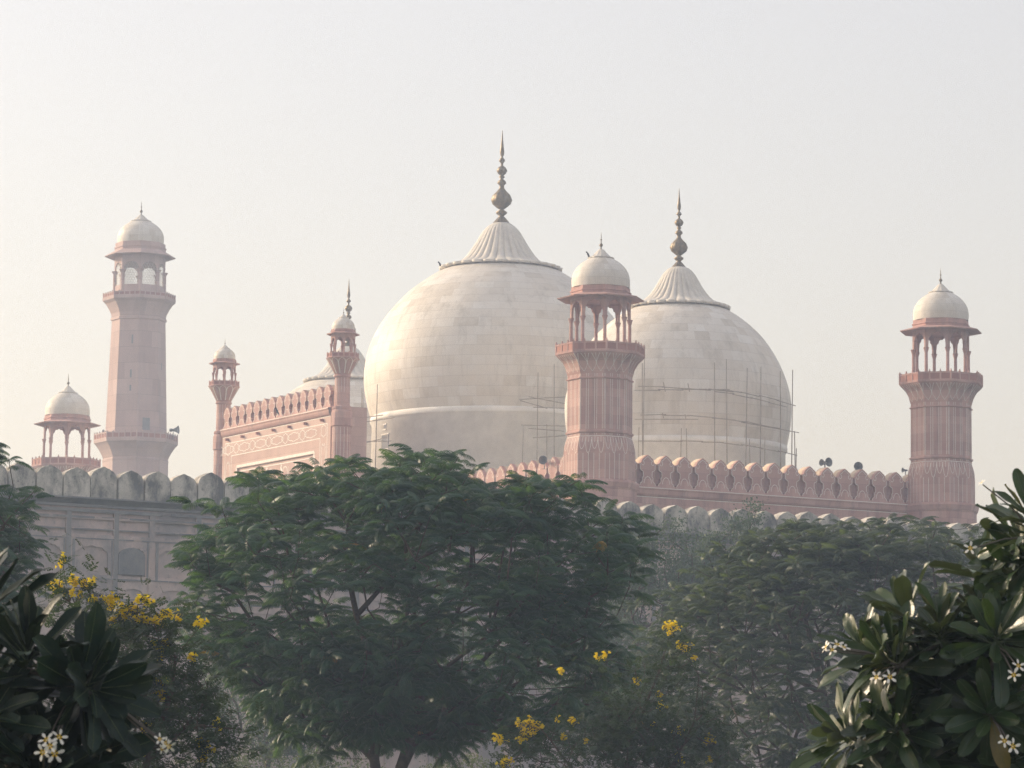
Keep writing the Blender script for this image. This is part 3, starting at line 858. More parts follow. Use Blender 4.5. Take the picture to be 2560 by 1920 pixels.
# relief: bands, pilasters, niches
b = MB()
PJ = .20                                                   # front of the relief
def band(y0, y1, d=PJ): b.box((S0, d, zf(y1)), (S1, .305, zf(y0)), 0, Lf)
band(748, 770); band(905, 935); band(1245, 1275); band(1450, 1520)
band(695, 700, .23)
sc_f = 172 / F * .28933 / .8695 * 1.03                      # crop pixels -> metres along the wall
x0c = 690
px = -420.0
k = 0
cols = []
while (px - x0c) * sc_f < S1:
    for wd, kind in ((330, 'w'), (240, 'n')):
        s0 = (px - x0c) * sc_f; s1 = (px + wd - x0c) * sc_f
        if s0 > S0 and s1 < S1: cols.append((s0, s1, kind))
        px += wd + 45
for s0, s1, kind in cols:
    pil = 45 * sc_f
    b.box((s0 - pil, PJ - .012, 0), (s0, .304, zf(690)), 0, Lf)
    for (ya, yb) in ((772, 850), (862, 905)):              # little frames of the rectangular panels
        b.box((s0, PJ + .01, zf(yb) - .03), (s1, .303, zf(yb) + .03), 0, Lf)
    # blind arch spandrel
    hw = (s1 - s0) / 2; cx = (s0 + s1) / 2
    poly = arch_poly(hw - .005, zf(1245), zf(935), zf(1080), zf(995), 5 if kind == 'w' else 7, hw * .22)
    b.prism([(x + cx, z) for x, z in poly], PJ + .014, .302, lambda x, d, z: Lf(x, d, z))
    poly = arch_poly(hw - .005, zf(1450), zf(1275), zf(1400), zf(1350), 1, hw * .25)
    b.prism([(x + cx, z) for x, z in poly], PJ + .03, .302, lambda x, d, z: Lf(x, d, z))
b.build('relief_panel', [FORT], fort)
b = MB()
b.box((S0, .185, zf(665)), (S1, .304, zf(642)), 0, Lf)
for (y0, y1, d) in ((684, 706, .17), (744, 752, .18), (930, 944, .18), (1270, 1284, .18), (1440, 1458, .18), (850, 858, .19)):
    x = S0
    while x < S1:                                           # uneven lengths of dirt-caught ledge
        ln = random.uniform(.8, 4.0); e = random.uniform(-.03, .05)
        b.box((x, d, zf(y1) - e), (x + ln, d + .02, zf(y0)), 0, Lf); x += ln + random.uniform(.0, .5)
for i, (s0, s1, kind) in enumerate(cols):
    pil = 45 * sc_f
    if i % 3 != 1: b.box((s0 - pil * .9, PJ - .03, zf(1440)), (s0 - pil * .1, PJ - .014, zf(706) ), 0, Lf)
    if i % 2 == 0: b.box((s0 + .06, PJ - .006, zf(1275)), (s0 + .2, PJ + .012, zf(944)), 0, Lf)
    b.box((s1 - .10, PJ - .006, zf(1270)), (s1 - .02, PJ + .012, zf(944)), 0, Lf)
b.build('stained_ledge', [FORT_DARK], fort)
b = MB()
cxo = (715 - x0c) * sc_f
op = [(-.72, zf(1232))] + [(.72 * math.cos(t) * 1.0, zf(1080) + (zf(998) - zf(1080)) * math.sin(t)) for t in np.linspace(PI, 0, 15)] + [(.72, zf(1232))]
b.prism([(x * .93 + cxo, z) for x, z in op], .12, .26, Lf)
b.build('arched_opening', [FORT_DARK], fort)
def fort_merlon():
    m = MB()
    p = 1.37 * .965
    half = [(0, 1), (.06, .985), (.12, .955), (.22, .93), (.30, .885), (.38, .85), (.44, .79), (.48, .72), (.497, .64), (.5, .5), (.5, 0)]
    poly = [(-x * p, z * HM) for x, z in half] + [(x * p, z * HM) for x, z in half[::-1][:-1]]
    m.prism(poly, 0, .75, lambda x, d, z: (x, d, z))
    return m
fm = fort_merlon()
fm0 = None
i = 0
s_ = -10.96
while s_ < 58:
    if fm0 is None: ob = fm0 = fm.build('merlon', [PLASTER], fort)
    else:
        ob = fm0.copy(); COL.objects.link(ob); ob.parent = fort
    jz = random.uniform(-.05, .03)
    ob.location = Lf(s_ + random.uniform(-.015, .015), .05, zf(585) + jz - .04); ob.rotation_euler = (0, 0, PHI)
    ob.scale = (random.uniform(.95, 1.0), 1, random.uniform(.95, 1.035)); ob.rotation_euler = (random.uniform(-.02, .02), random.uniform(-.015, .015), PHI + random.uniform(-.02, .02))
    s_ += 1.37

# ------------------------------------------------------------------ scaffolding round the domes
def scaffold(name, label, cx, cy, Rr, poles, rails, Y, crop, cpx):
    cx0, cy0, cs = crop
    th = thing(name, label, 'scaffolding', (cx, cy, Z_CORN + .3), 'bamboo scaffoldings round the domes')
    base = Z_CORN + .3
    kk = cs * Y / F
    def pos(x, jit=0):
        l = (x - cpx) * kk
        l = max(-Rr * .999, min(Rr * .999, l))
        return (l, -math.sqrt(Rr * Rr - l * l) + jit)
    zz = lambda y: at(cx0 + cs * cpx, cy0 + cs * y, Y)[2] - base
    for (x, y0, y1) in poles:
        px_, py_ = pos(x)
        dx = random.uniform(-.12, .12)
        m = MB(); m.tube((px_ + dx, py_, max(0.0, zz(y1))), (px_, py_, zz(y0)), .045, .032, 6)
        m.build('pole', BAMBOO, th)
    for (x0, y0, x1, y1) in rails:
        n = 1 if abs(x1 - x0) * kk < 5 else 4
        for i in range(n):
            xa, xb = x0 + (x1 - x0) * i / n, x0 + (x1 - x0) * (i + 1) / n
            ya, yb = y0 + (y1 - y0) * i / n, y0 + (y1 - y0) * (i + 1) / n
            a_, b_ = pos(xa, -.06), pos(xb, -.06)
            v = np.array(b_) - np.array(a_)
            m = MB(); m.tube((a_[0] - v[0] * .05, a_[1] - v[1] * .05, zz(ya) + random.uniform(-.06, .06)), (b_[0] + v[0] * .05, b_[1] + v[1] * .05, zz(yb) + random.uniform(-.06, .06)), .035, .035, 6)
            m.build('rail', BAMBOO, th)
    return th
cN = (1360, 440, .4821); cC = (880, 300, .5425)
scaffold('scaffolding', 'bamboo scaffolding of many poles and rails wrapped round the right hand dome', 12.58, sN, 9.35,
         [(492, 1050, 1700), (503, 1005, 1700), (857, 1045, 1700), (918, 1025, 1700), (1027, 1062, 1700), (1100, 1048, 1700), (1206, 1058, 1700), (1278, 1035, 1700), (1290, 1345, 1700), (690, 1378, 1700), (716, 1380, 1700), (478, 1372, 1700), (1122, 1400, 1700), (1040, 1420, 1700), (1302, 1430, 1700)],
         [(478, 1165, 950, 1190), (460, 1190, 930, 1180), (900, 1180, 1290, 1218), (860, 1190, 1240, 1235), (490, 1308, 960, 1328), (470, 1328, 760, 1330), (850, 1322, 1200, 1350), (1010, 1335, 1300, 1345), (480, 1440, 900, 1446), (900, 1446, 1300, 1470), (598, 1150, 608, 1195), (722, 1152, 730, 1192), (595, 1304, 600, 1330), (708, 1308, 712, 1332)], sN, cN, 702)
scaffold('scaffolding', 'sparse bamboo scaffolding at the lower right side of the largest dome', -1.03, sC, 11.85,
         [(863, 1242, 1800), (935, 1200, 1800), (905, 1470, 1800), (800, 1480, 1800)],
         [(790, 1368, 985, 1340), (830, 1352, 990, 1375), (850, 1396, 980, 1392), (800, 1480, 985, 1470), (830, 1492, 975, 1500), (850, 1530, 980, 1515), (790, 1370, 900, 1400)], sC, cC, 689)
scaffold('scaffolding', 'two bamboo poles with crossed rails at the lower left edge of the largest dome', -1.03, sC, 12.1,
         [(62, 1274, 1800), (68, 1300, 1800), (137, 1272, 1800)],
         [(62, 1430, 212, 1432), (66, 1408, 160, 1418), (66, 1520, 200, 1538), (64, 1528, 180, 1520)], sC, cC, 689)

# ------------------------------------------------------------------ loudspeakers
def speaker(label, p, face, r, group, stem=.35):
    r *= .8
    th = thing('loudspeaker', label, 'loudspeaker', (p[0], p[1], p[2] - stem - r), group)
    m = MB()
    pr = [(r, 0), (r * .98, -.02), (r * .72, -.30 * r), (r * .48, -.75 * r), (r * .3, -1.2 * r), (r * .22, -1.5 * r)]
    out_ = [(a + .012, b_ - .008) for a, b_ in pr]
    m.lathe(pr, 24, 0, 0, True, caps=False); m.lathe(out_[::-1], 24, 0, 0, True, caps=False)
    m.lathe([(r * 1.04, -.02), (r * 1.06, .01), (r * .98, .02)], 24, 0, 0, True, caps=False)
    h = m.build('horn', METAL, th, (0, 0, stem + r))
    d = Vector((*face, .05)).normalized()
    h.rotation_euler = d.to_track_quat('Z', 'Y').to_euler()
    m = MB(); m.lathe([(r * .2, -2.25 * r), (r * .40, -2.2 * r), (r * .42, -1.55 * r), (r * .24, -1.45 * r)], 16)
    m.build('driver', METAL, h)
    m = MB(); q = -d * r * 1.3
    m.tube((q.x, q.y, 0), (q.x, q.y, stem + r), .035, .035, 6); m.tube((q.x - .2, q.y, .012), (q.x + .2, q.y, .012), .02, .02, 6)
    m.build('bracket', METAL, th)
gsp = 'horn loudspeakers on the mosque roofs'
gy = lambda v: O2 + U2 * 1.5 + V2 * v
def spk(x, y, face, r, label, v=None, Y=None, stem=.3):
    yy = Y if Y else 258
    speaker(label, at(x, y, yy), face, r, gsp, stem)
spk(1560 + 1092 * .452, 1100 + 124 * .452, (-.75, -.55), .30, 'grey horn loudspeaker facing left, the left one of the pair on the side parapet', Y=264.4)
spk(1560 + 1133 * .452, 1100 + 122 * .452, (.55, -.75), .40, 'grey horn loudspeaker turned right, the right one of the pair on the side parapet', Y=264.7)
spk(1560 + 1296 * .452, 1100 + 146 * .452, (.1, -1), .40, 'single round loudspeaker facing front on the side parapet, right of the pair', Y=266.2)
spk(1560 + 1540 * .452, 1100 + 166 * .452, (-.9, -.2), .22, 'small loudspeaker on the parapet end beside the right tower', Y=268.8)
spk(1357, 1150, (-.3, -1), .38, 'pale horn loudspeaker above the sunlit parapet left of the near tower', Y=257.5)
spk(440 * 1.0 + 6, 440 + .4823 * 1315, (1, -.15), .55, 'large horn loudspeaker pointing right on the lower minaret balcony', Y=398.8, stem=.6)
spk(257, 440 + .4823 * 1330, (-1, -.3), .45, 'horn loudspeaker pointing left on the lower minaret balcony', Y=398.6, stem=.3)

# ------------------------------------------------------------------ birds
def bird(label, p, heading, s=.3, lean=.9, cat='bird'):
    m = MB()
    pts = [(-.38, -.50), (-.24, -.18), (-.05, .12), (.12, .42), (.22, .58)]
    rad = [.05, .12, .22, .17, .10]
    n = 10
    for i, ((x, z), r) in enumerate(zip(pts, rad)):
        for k in range(n):
            a = 2 * PI * k / n
            m.v.append((x * s + r * s * -.4 * math.sin(a), r * s * math.cos(a), z * s + r * s * math.sin(a)))
    for i in range(4):
        for k in range(n):
            m.f.append((i * n + k, i * n + (k + 1) % n, (i + 1) * n + (k + 1) % n, (i + 1) * n + k)); m.m.append(0); m.sm.append(True)
    m.f.append(tuple(range(n))[::-1]); m.m.append(0); m.sm.append(True)
    m.lathe([(.001, .50 * s), (.10 * s, .56 * s), (.13 * s, .66 * s), (.09 * s, .75 * s), (.001, .78 * s)], 10, 0, 0, True, (.27 * s, 0))
    m.add([(.37 * s, -.03 * s, .64 * s), (.37 * s, .03 * s, .64 * s), (.37 * s, 0, .69 * s), (.52 * s, 0, .62 * s)], [(0, 1, 3), (1, 2, 3), (2, 0, 3)])
    m.add([(-.34 * s, -.07 * s, -.42 * s), (-.34 * s, .07 * s, -.42 * s), (-.52 * s, .10 * s, -.9 * s), (-.52 * s, -.10 * s, -.9 * s)], [(0, 1, 2, 3)])
    for sy in (-.06, .06): m.tube((.02 * s, sy * s, -.1 * s), (.06 * s, sy * s, -.42 * s), .018 * s, .018 * s, 5)
    o = m.build('bird', FEATHER, None, p)
    o.rotation_euler = (0, 0, heading)
    return tag(o, label, cat)
bird('dark bird perched on the left rim of the largest dome cap', tuple(at(1100.5, 666, sC - .2)), PI * .9, .55)
bird('dark bird perched on the cupola of the near corner tower', tuple(at(1470.5, 640, 251.9)), PI, .42)
bird('dark bird in front of the sunlit merlons of the decorated portal', tuple(at(692.5, 1031, 289.2)), PI, .5)

# ------------------------------------------------------------------ vegetation helpers
def poly_radius(poly, c):
    P = np.array(poly, float) - c
    Qn = np.roll(P, -1, 0)
    def f(th):
        d = np.array([math.cos(th), math.sin(th)])
        best = 1e9
        for a, b in zip(P, Qn):
            e = b - a
            den = d[0] * e[1] - d[1] * e[0]
            if abs(den) < 1e-9: continue
            t = (a[0] * e[1] - a[1] * e[0]) / den
            u = (a[0] * d[1] - a[1] * d[0]) / den
            if t > 0 and -1e-6 <= u <= 1 + 1e-6: best = min(best, t)
        return best if best < 1e8 else 0
    tab = np.array([f(x) for x in np.linspace(-PI, PI, 181)])
    return lambda th: np.interp(th, np.linspace(-PI, PI, 181), tab)
def outline_world(poly, Y):
    w_ = [at2(x, y, Y) for x, y in poly]
    return [(p[0], p[2]) for p in w_]
def crown_points(poly, centre, Y, depth, n, rs, shell=.75, gap=-.1, gs=1.6, seed=0, inner=.35):
    """points filling an uneven crown whose outline (world x, z) has true depth"""
    W_ = outline_world(poly, Y); c3 = at2(*centre, Y); c = np.array([c3[0], c3[2]])
    rad = poly_radius(W_, c)
    out = []
    tries = 0
    while len(out) < n and tries < n * 60:
        tries += 1
        v = rs.normal(size=3); v /= np.linalg.norm(v)
        r = rs.uniform(.72, 1.0) if rs.random() < shell else rs.uniform(inner, .75)
        rho = math.hypot(v[0], v[2])
        Rr = rad(math.atan2(v[2], v[0]))
        p = np.array([c[0] + v[0] * Rr * r, Y + v[1] * depth * r, c[1] + v[2] * Rr * r])
        if gap is not None and mnoise.noise(Vector(p / gs + seed * 7.3)) < gap: continue
        if p[2] < .5: continue
        out.append(p)
    return np.array(out)
def grow(tips, stems, alpha=.45, seg=.7, r_tip=.008, expo=2.3, seed=1, rmin=0, jit=.06):
    """joins crown tips to the stems as a branching tree; returns list of (p0, p1, r0, r1) and the direction at each tip"""
    rs = np.random.default_rng(seed)
    pos, par, plen = [], [], []
    for st in stems:
        last = -1
        for i, p in enumerate(st):
            p = np.array(p, float)
            if i == 0:
                dd = [np.linalg.norm(p - q) for q in pos]
                if dd and min(dd) < .05: last = int(np.argmin(dd)); continue
            pos.append(p); par.append(last)
            plen.append(0 if last < 0 else plen[last] + np.linalg.norm(p - pos[last])); last = len(pos) - 1
    nst = len(pos)
    ends = [nst - 1]
    order = np.argsort([min(np.linalg.norm(t - q) for q in pos[max(0, nst - 12):]) for t in tips])
    tipnode, tipdir = {}, {}
    P = np.array(pos); PL = np.array(plen)
    free = np.array([p[2] > .8 for p in pos])
    for ti in order:
        t = tips[ti]
        d = np.linalg.norm(P - t, axis=1)
        cost = d + alpha * PL + np.where(P[:, 2] > t[2] + .25, 3 * (P[:, 2] - t[2]), 0)
        cost[~free] += 50
        j = int(np.argmin(cost))
        n = max(1, int(d[j] / seg))
        last = j; a = P[j].copy()
        mid = (t - a)
        for k in range(1, n + 1):
            f = k / n
            q = a + mid * f
            q[2] -= .10 * d[j] * math.sin(PI * f) * .6       # branches start flatter and turn up
            if k < n: q = q + rs.normal(0, jit, 3)
            pos.append(q); par.append(last); plen.append(PL[last] + np.linalg.norm(q - pos[last]) if last < len(PL) else plen[last] + np.linalg.norm(q - pos[last]))
            last = len(pos) - 1
            P = np.vstack([P, q]); PL = np.append(PL, plen[-1]); free = np.append(free, True)
        tipnode[ti] = last
        dv = pos[last] - pos[par[last]] if par[last] >= 0 else np.array([0, 0, 1.])
        tipdir[ti] = dv / (np.linalg.norm(dv) + 1e-9)
    w_ = np.zeros(len(pos)); 
    for ti, nn in tipnode.items(): w_[nn] += r_tip ** expo
    for i in range(len(pos) - 1, -1, -1):
        if par[i] >= 0: w_[par[i]] += w_[i]
    rad = np.maximum(w_ ** (1 / expo), r_tip * .7)
    segs = [(pos[par[i]], pos[i], min(rad[par[i]], rad[i] * 1.6), rad[i], i) for i in range(len(pos)) if par[i] >= 0]
    return segs, tipdir
def branch_mesh(name, segs, mat, parent, loc, minr=0.0, side=6, scale=1.0):
    V, Fq = [], []
    n = 0
    for a, b, ra, rb, _ in segs:
        sd = side + 3 if ra > .06 else (side if ra > .02 else 4)
        if ra < minr: continue
        d = Vector(b - a)
        if d.length < 1e-4: continue
        d.normalize(); x = d.orthogonal().normalized(); y = d.cross(x)
        e = Vector(b) + d * rb * .4
        for c, r in ((Vector(a), ra * scale), (e, rb * scale)):
            for k in range(sd):
                t = 2 * PI * k / sd
                V.append(c + x * (r * math.cos(t)) + y * (r * math.sin(t)))
        for k in range(sd): Fq.append((n + k, n + (k + 1) % sd, n + sd + (k + 1) % sd, n + sd + k))
        n += 2 * sd
    V = np.array([tuple(v) for v in V]) - np.array(loc)
    return link(name, fastmesh(name, V, np.array(Fq), mat, None, True), parent)

def frond_template(seed, curve=-70, e0=12, pairs=21, droop=46, width=.29):
    """a feathery twice-divided leaf along +x, unit length"""
    rs = np.random.default_rng(seed)
    V, Fq = [], []
    n = 24
    ts = np.linspace(0, 1, n + 1)
    ang = R(e0) + R(curve) * ts ** 1.3
    xs = np.r_[0, np.cumsum(np.cos(ang[:-1]) / n)]; zs = np.r_[0, np.cumsum(np.sin(ang[:-1]) / n)]
    st = 6
    for i in range(0, n, st):
        k = len(V); j = min(n, i + st); w_ = .008
        V += [(xs[i], -w_, zs[i]), (xs[i], w_, zs[i]), (xs[j], w_ * .7, zs[j]), (xs[j], -w_ * .7, zs[j])]
        Fq.append((k, k + 1, k + 2, k + 3))
    for q in range(pairs):
        t = .16 + .84 * (q + .3) / pairs
        x, z = np.interp(t, ts, xs), np.interp(t, ts, zs)
        a = np.interp(t, ts, ang)
        ln = width * (math.sin(PI * min(1, .16 + .80 * t)) ** .7) * rs.uniform(.9, 1.08)
        fw = .34 + .35 * t
        wd = .034 * rs.uniform(.9, 1.1)
        for sg in (-1, 1):
            k = len(V)
            dr = R(droop + rs.uniform(-9, 9))
            o = np.array([x, 0, z])
            tx = np.array([math.cos(a), 0, math.sin(a)])
            d1 = np.array([0, sg * math.cos(dr * .55), -math.sin(dr * .55)]) + tx * fw
            d2 = np.array([0, sg * math.cos(dr * 1.25), -math.sin(dr * 1.25)]) + tx * fw
            d1 /= np.linalg.norm(d1); d2 /= np.linalg.norm(d2)
            m = o + d1 * ln * .5; e = m + d2 * ln * .5
            V += [o - tx * wd * .3, o + tx * wd * .3, m + tx * wd * .55, m - tx * wd * .55, e + tx * wd * .22, e - tx * wd * .22]
            Fq += [(k, k + 1, k + 2, k + 3), (k + 3, k + 2, k + 4, k + 5)]
    return np.array(V, float), np.array(Fq)
FR = [frond_template(1, -72, 18), frond_template(2, -50, 10), frond_template(3, -95, 28), frond_template(4, -60, 0, 14), frond_template(5, -110, 35, 13, 50)]
def place(templates, T, pos, rot, scale, tone, per_face=None):
    """instances of templates gathered in arrays: T index, pos (n,3), rot (n,3,3), scale (n,)"""
    VV, FF, TT = [], [], []
    off = 0
    for k, (tv, tf) in enumerate(templates):
        idx = np.where(T == k)[0]
        if not len(idx): continue
        v = np.einsum('nij,mj->nmi', rot[idx], tv) * scale[idx][:, None, None] + pos[idx][:, None, :]
        f = tf[None] + (np.arange(len(idx)) * len(tv))[:, None, None] + off
        VV.append(v.reshape(-1, 3)); FF.append(f.reshape(-1, tf.shape[1])); TT.append(np.repeat(tone[idx], len(tf)))
        off += len(idx) * len(tv)
    return np.concatenate(VV), np.concatenate(FF), np.concatenate(TT)
def rotmats(az, el, roll):
    n = len(az)
    X = np.stack([np.cos(el) * np.cos(az), np.cos(el) * np.sin(az), np.sin(el)], 1)
    Yv = np.stack([-np.sin(az), np.cos(az), np.zeros(n)], 1)
    Z = np.cross(X, Yv)
    cr, sr = np.cos(roll)[:, None], np.sin(roll)[:, None]
    Y2, Z2 = Yv * cr + Z * sr, Z * cr - Yv * sr
    return np.stack([X, Y2, Z2], 2)

def feather_tree(label, poly, centre, Y, depth, ntips, stems, base, flen, leafmat, seed, gap=-.12, nf=(6, 9), group='feathery flame trees', barkm=None, rt=.009, shell=.75, gs=1.6, thin=0):
    rs = np.random.default_rng(seed)
    th = thing('flame_tree', label, 'tree', (base[0], base[1], 0), group)
    tips = crown_points(poly, centre, Y, depth, ntips, rs, shell, gap, gs, seed)
    cz = at2(*centre, Y)[2]
    keep = (tips[:, 2] > cz - .6) | (rs.random(len(tips)) > thin)          # the shaded underside of the crown is sparser
    tips = tips[keep]
    segs, td = grow(tips, stems, .42, .55, rt, 2.35, seed)
    branch_mesh('trunk', segs, barkm or BARK, th, (base[0], base[1], 0))
    c3 = at2(*centre, Y)
    T, pos, az, el, sc, tone = [], [], [], [], [], []
    for i, p in enumerate(tips):
        d = td[i]
        out = p - c3; out /= np.linalg.norm(out)
        k = int(rs.integers(nf[0], nf[1] + 1))
        a0 = rs.uniform(0, 2 * PI)
        tip_tone = rs.normal(0, .07)
        lowness = np.clip(-(p[2] - c3[2]) / 3.0, 0, 1)
        for q in range(k):
            a = a0 + 2 * PI * q / k + rs.normal(0, .22)
            # lean outward a little
            lean = .35 * (math.cos(a) * out[0] + math.sin(a) * out[1])
            T.append(int(rs.choice(5, p=[.3, .27, .15, .2, .08])))
            pos.append(p + rs.normal(0, .035, 3) + np.array([0, 0, rs.uniform(-.16, .03)]))
            az.append(a); el.append(R(rs.normal(14 - 24 * lowness, 13)) + lean * -.25)
            sc.append(flen * rs.uniform(.72, 1.18))
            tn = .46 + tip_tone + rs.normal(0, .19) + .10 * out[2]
            tone.append(1.0 if rs.random() < .0012 else min(.95, max(.02, tn)))
    T = np.array(T); pos = np.array(pos); n = len(T)
    V, Fq, TT = place(FR, T, pos, rotmats(np.array(az), np.array(el), rs.normal(0, .22, n)), np.array(sc), np.array(tone))
    V = V - np.array([base[0], base[1], 0])
    link('crown', fastmesh('crown', V, Fq, leafmat, TT), th)
    return th

# ------------------------------------------------------------------ the feathery trees
Ym = 80.0
W3 = lambda x, y, Y: tuple(at2(x, y, Y))
base = at2(850, 1800, Ym); base = (base[0], base[1])
bz = (base[0], base[1], 0)
kA = W3(862, 1659, Ym)
stemsM = [
    [bz, W3(856, 1800, Ym), W3(866, 1659, Ym - .1), W3(885, 1595, Ym - .15), W3(905, 1525, Ym - .2), W3(922, 1465, Ym - .1), W3(950, 1400, Ym), W3(985, 1330, Ym + .1), W3(1015, 1250, Ym + .2), W3(1020, 1180, Ym + .2)],
    [W3(866, 1659, Ym - .1), W3(898, 1600, Ym + .2), W3(935, 1545, Ym + .5), W3(985, 1490, Ym + .9), W3(1050, 1420, Ym + 1.2), W3(1110, 1350, Ym + 1.4), W3(1150, 1290, Ym + 1.6)],
    [W3(856, 1800, Ym), W3(818, 1700, Ym + .1), W3(808, 1640, Ym + .2), W3(815, 1560, Ym + .3), W3(812, 1500, Ym + .4), W3(800, 1420, Ym + .6), W3(770, 1330, Ym + .8), W3(750, 1230, Ym + .9), W3(755, 1140, Ym + 1)],
    [W3(815, 1560, Ym + .3), W3(785, 1510, Ym - .1), W3(740, 1475, Ym - .5), W3(690, 1440, Ym - .8), W3(620, 1400, Ym - 1.1), W3(550, 1350, Ym - 1.2)],
    [W3(922, 1465, Ym - .1), W3(905, 1380, Ym - .5), W3(890, 1300, Ym - .9), W3(880, 1220, Ym - 1.2)],
    [W3(935, 1545, Ym + .5), W3(1010, 1515, Ym - .2), W3(1090, 1490, Ym - .8), W3(1170, 1450, Ym - 1.3)],
]
polyM = [(362, 1318), (378, 1180), (392, 1108), (438, 1068), (520, 1025), (600, 1000), (655, 975), (700, 962), (755, 985), (820, 985), (880, 975), (950, 962), (1040, 978), (1095, 1005), (1170, 1000), (1240, 1012), (1300, 1050), (1360, 1120), (1420, 1210), (1370, 1290), (1345, 1390), (1385, 1470), (1370, 1570), (1270, 1640), (1130, 1610), (1040, 1570), (960, 1615), (820, 1600), (690, 1635), (600, 1585), (520, 1500), (470, 1440), (395, 1370)]
feather_tree('large dark green feathery tree with a wide domed crown and forked trunks at centre', polyM, (870, 1330), Ym, 4.6, 1250, stemsM, base, .60, LEAF_F, 11, gap=-.15, nf=(7, 10), rt=.008, shell=.85, thin=.12)
# a thin second layer of tall shoots on the crown top is part of the same outline
Y2 = 108.0
b2 = at2(1800, 1900, Y2); b2 = (b2[0], b2[1])
stems2 = [
    [(b2[0], b2[1], 0), W3(1800, 1760, Y2), W3(1795, 1660, Y2), W3(1790, 1580, Y2), W3(1780, 1500, Y2), W3(1760, 1420, Y2), W3(1740, 1340, Y2 + .3), W3(1745, 1260, Y2 + .3)],
    [W3(1790, 1580, Y2), W3(1700, 1530, Y2 - .4), W3(1620, 1500, Y2 - .8), W3(1540, 1460, Y2 - 1), W3(1470, 1430, Y2 - 1.2)],
    [W3(1780, 1500, Y2), W3(1690, 1450, Y2 + .4), W3(1600, 1390, Y2 + .8), W3(1520, 1330, Y2 + 1.2)],
    [W3(1790, 1580, Y2), W3(1870, 1500, Y2 - .3), W3(1930, 1420, Y2 - .6), W3(1980, 1330, Y2 - 1)],
    [W3(1795, 1660, Y2), W3(1880, 1620, Y2 - .3), W3(1960, 1560, Y2 - .8)],
    [W3(1795, 1660, Y2), W3(1710, 1630, Y2 - .6), W3(1620, 1610, Y2 - 1.2)],
]
poly2 = [(1345, 1330), (1390, 1275), (1500, 1225), (1530, 1195), (1600, 1160), (1690, 1118), (1760, 1135), (1850, 1128), (1900, 1115), (1950, 1120), (2020, 1112), (2080, 1125), (2130, 1130), (2230, 1200), (2250, 1420), (2180, 1640), (1900, 1760), (1560, 1740), (1400, 1600), (1350, 1460)]
feather_tree('broad greyish feathery tree with a flat sloping top in front of the right tower', poly2, (1790, 1430), Y2, 5.4, 1450, stems2, b2, .58, LEAF_F2, 12, gap=-.2, nf=(7, 9), barkm=BARK, rt=.009, shell=.85, thin=.2)
Y3 = 76.0
b3 = at2(-210, 1900, Y3); b3 = (b3[0], b3[1])
stems3 = [[(b3[0], b3[1], 0), W3(-205, 1700, Y3), W3(-190, 1500, Y3), W3(-170, 1350, Y3), W3(-140, 1220, Y3)], [W3(-190, 1500, Y3), W3(-120, 1350, Y3 - .4), W3(-40, 1230, Y3 - .6), W3(10, 1130, Y3 - .6)]]
poly3 = [(-520, 1200), (-480, 1020), (-330, 920), (-160, 890), (-30, 930), (15, 965), (20, 1010), (90, 1070), (62, 1110), (88, 1180), (50, 1215), (100, 1248), (40, 1300), (-60, 1360), (-300, 1400), (-480, 1330)]
feather_tree('feathery tree at the left edge whose frond tips overlap the fortress wall', poly3, (-200, 1180), Y3, 3.4, 420, stems3, b3, .60, LEAF_F, 13, gap=-.2, nf=(6, 9))

# ------------------------------------------------------------------ small-leaved trees and bushes in the haze
def leaf_quad(w_=.45, fold=.12):
    return np.array([(0, 0, 0), (.45, -w_ / 2, fold), (1, 0, 0), (.45, w_ / 2, fold)]), np.array([(0, 1, 2, 3)])
LQ = [leaf_quad(.5, .1), leaf_quad(.38, -.06), leaf_quad(.6, .15)]
def leafy(name, label, cat, poly, centre, Y, depth, nclump, per, size, clump, leafmat, seed, group=None, stems=None, barkm=None, gap=-.15, gs=1.3, rt=.012, tone0=.45, up=.3):
    rs = np.random.default_rng(seed)
    c = at2(*centre, Y); b_ = (c[0], Y)
    th = thing(name, label, cat, (b_[0], b_[1], 0), group)
    tips = crown_points(poly, centre, Y, depth, nclump, rs, .7, gap, gs, seed)
    if stems is None: stems = [[(b_[0], Y, 0), (b_[0] + .05, Y, c[2] * .3), (b_[0], Y + .05, c[2] * .62)]]
    segs, td = grow(tips, stems, .4, .6, rt, 2.3, seed)
    branch_mesh('trunk' if cat == 'tree' else 'stem', segs, barkm or BARK, th, (b_[0], b_[1], 0), 0, 5)
    n = nclump * per
    n = len(tips) * per
    pos = np.repeat(tips, per, 0) + rs.normal(0, clump, (n, 3)) * np.array([1, 1, .75])
    tn = np.repeat(rs.normal(tone0, .10, len(tips)), per) + rs.normal(0, .16, n)
    az = rs.uniform(0, 2 * PI, n); el = rs.normal(up, .6, n)
    V, Fq, TT = place(LQ, rs.integers(0, 3, n), pos, rotmats(az, el, rs.normal(0, .8, n)), size * rs.uniform(.6, 1.3, n), np.clip(tn, .02, 1))
    link('crown' if cat == 'tree' else 'foliage', fastmesh('foliage', V - np.array([b_[0], b_[1], 0]), Fq, leafmat, TT), th)
    return th
gt = 'small leaved trees before the fortress wall'
leafy('leafy_tree', 'hazy small leaved tree with a tall pointed shoot before the right merlons', 'tree', [(1490, 1290), (1520, 1180), (1545, 1125), (1590, 1112), (1610, 1085), (1640, 1066), (1655, 1085), (1650, 1120), (1655, 1165), (1620, 1230), (1600, 1320), (1540, 1400), (1490, 1370)], (1570, 1230), 158, 2.0, 260, 60, .15, .24, LEAF_B, 31, gt, gap=-.22)
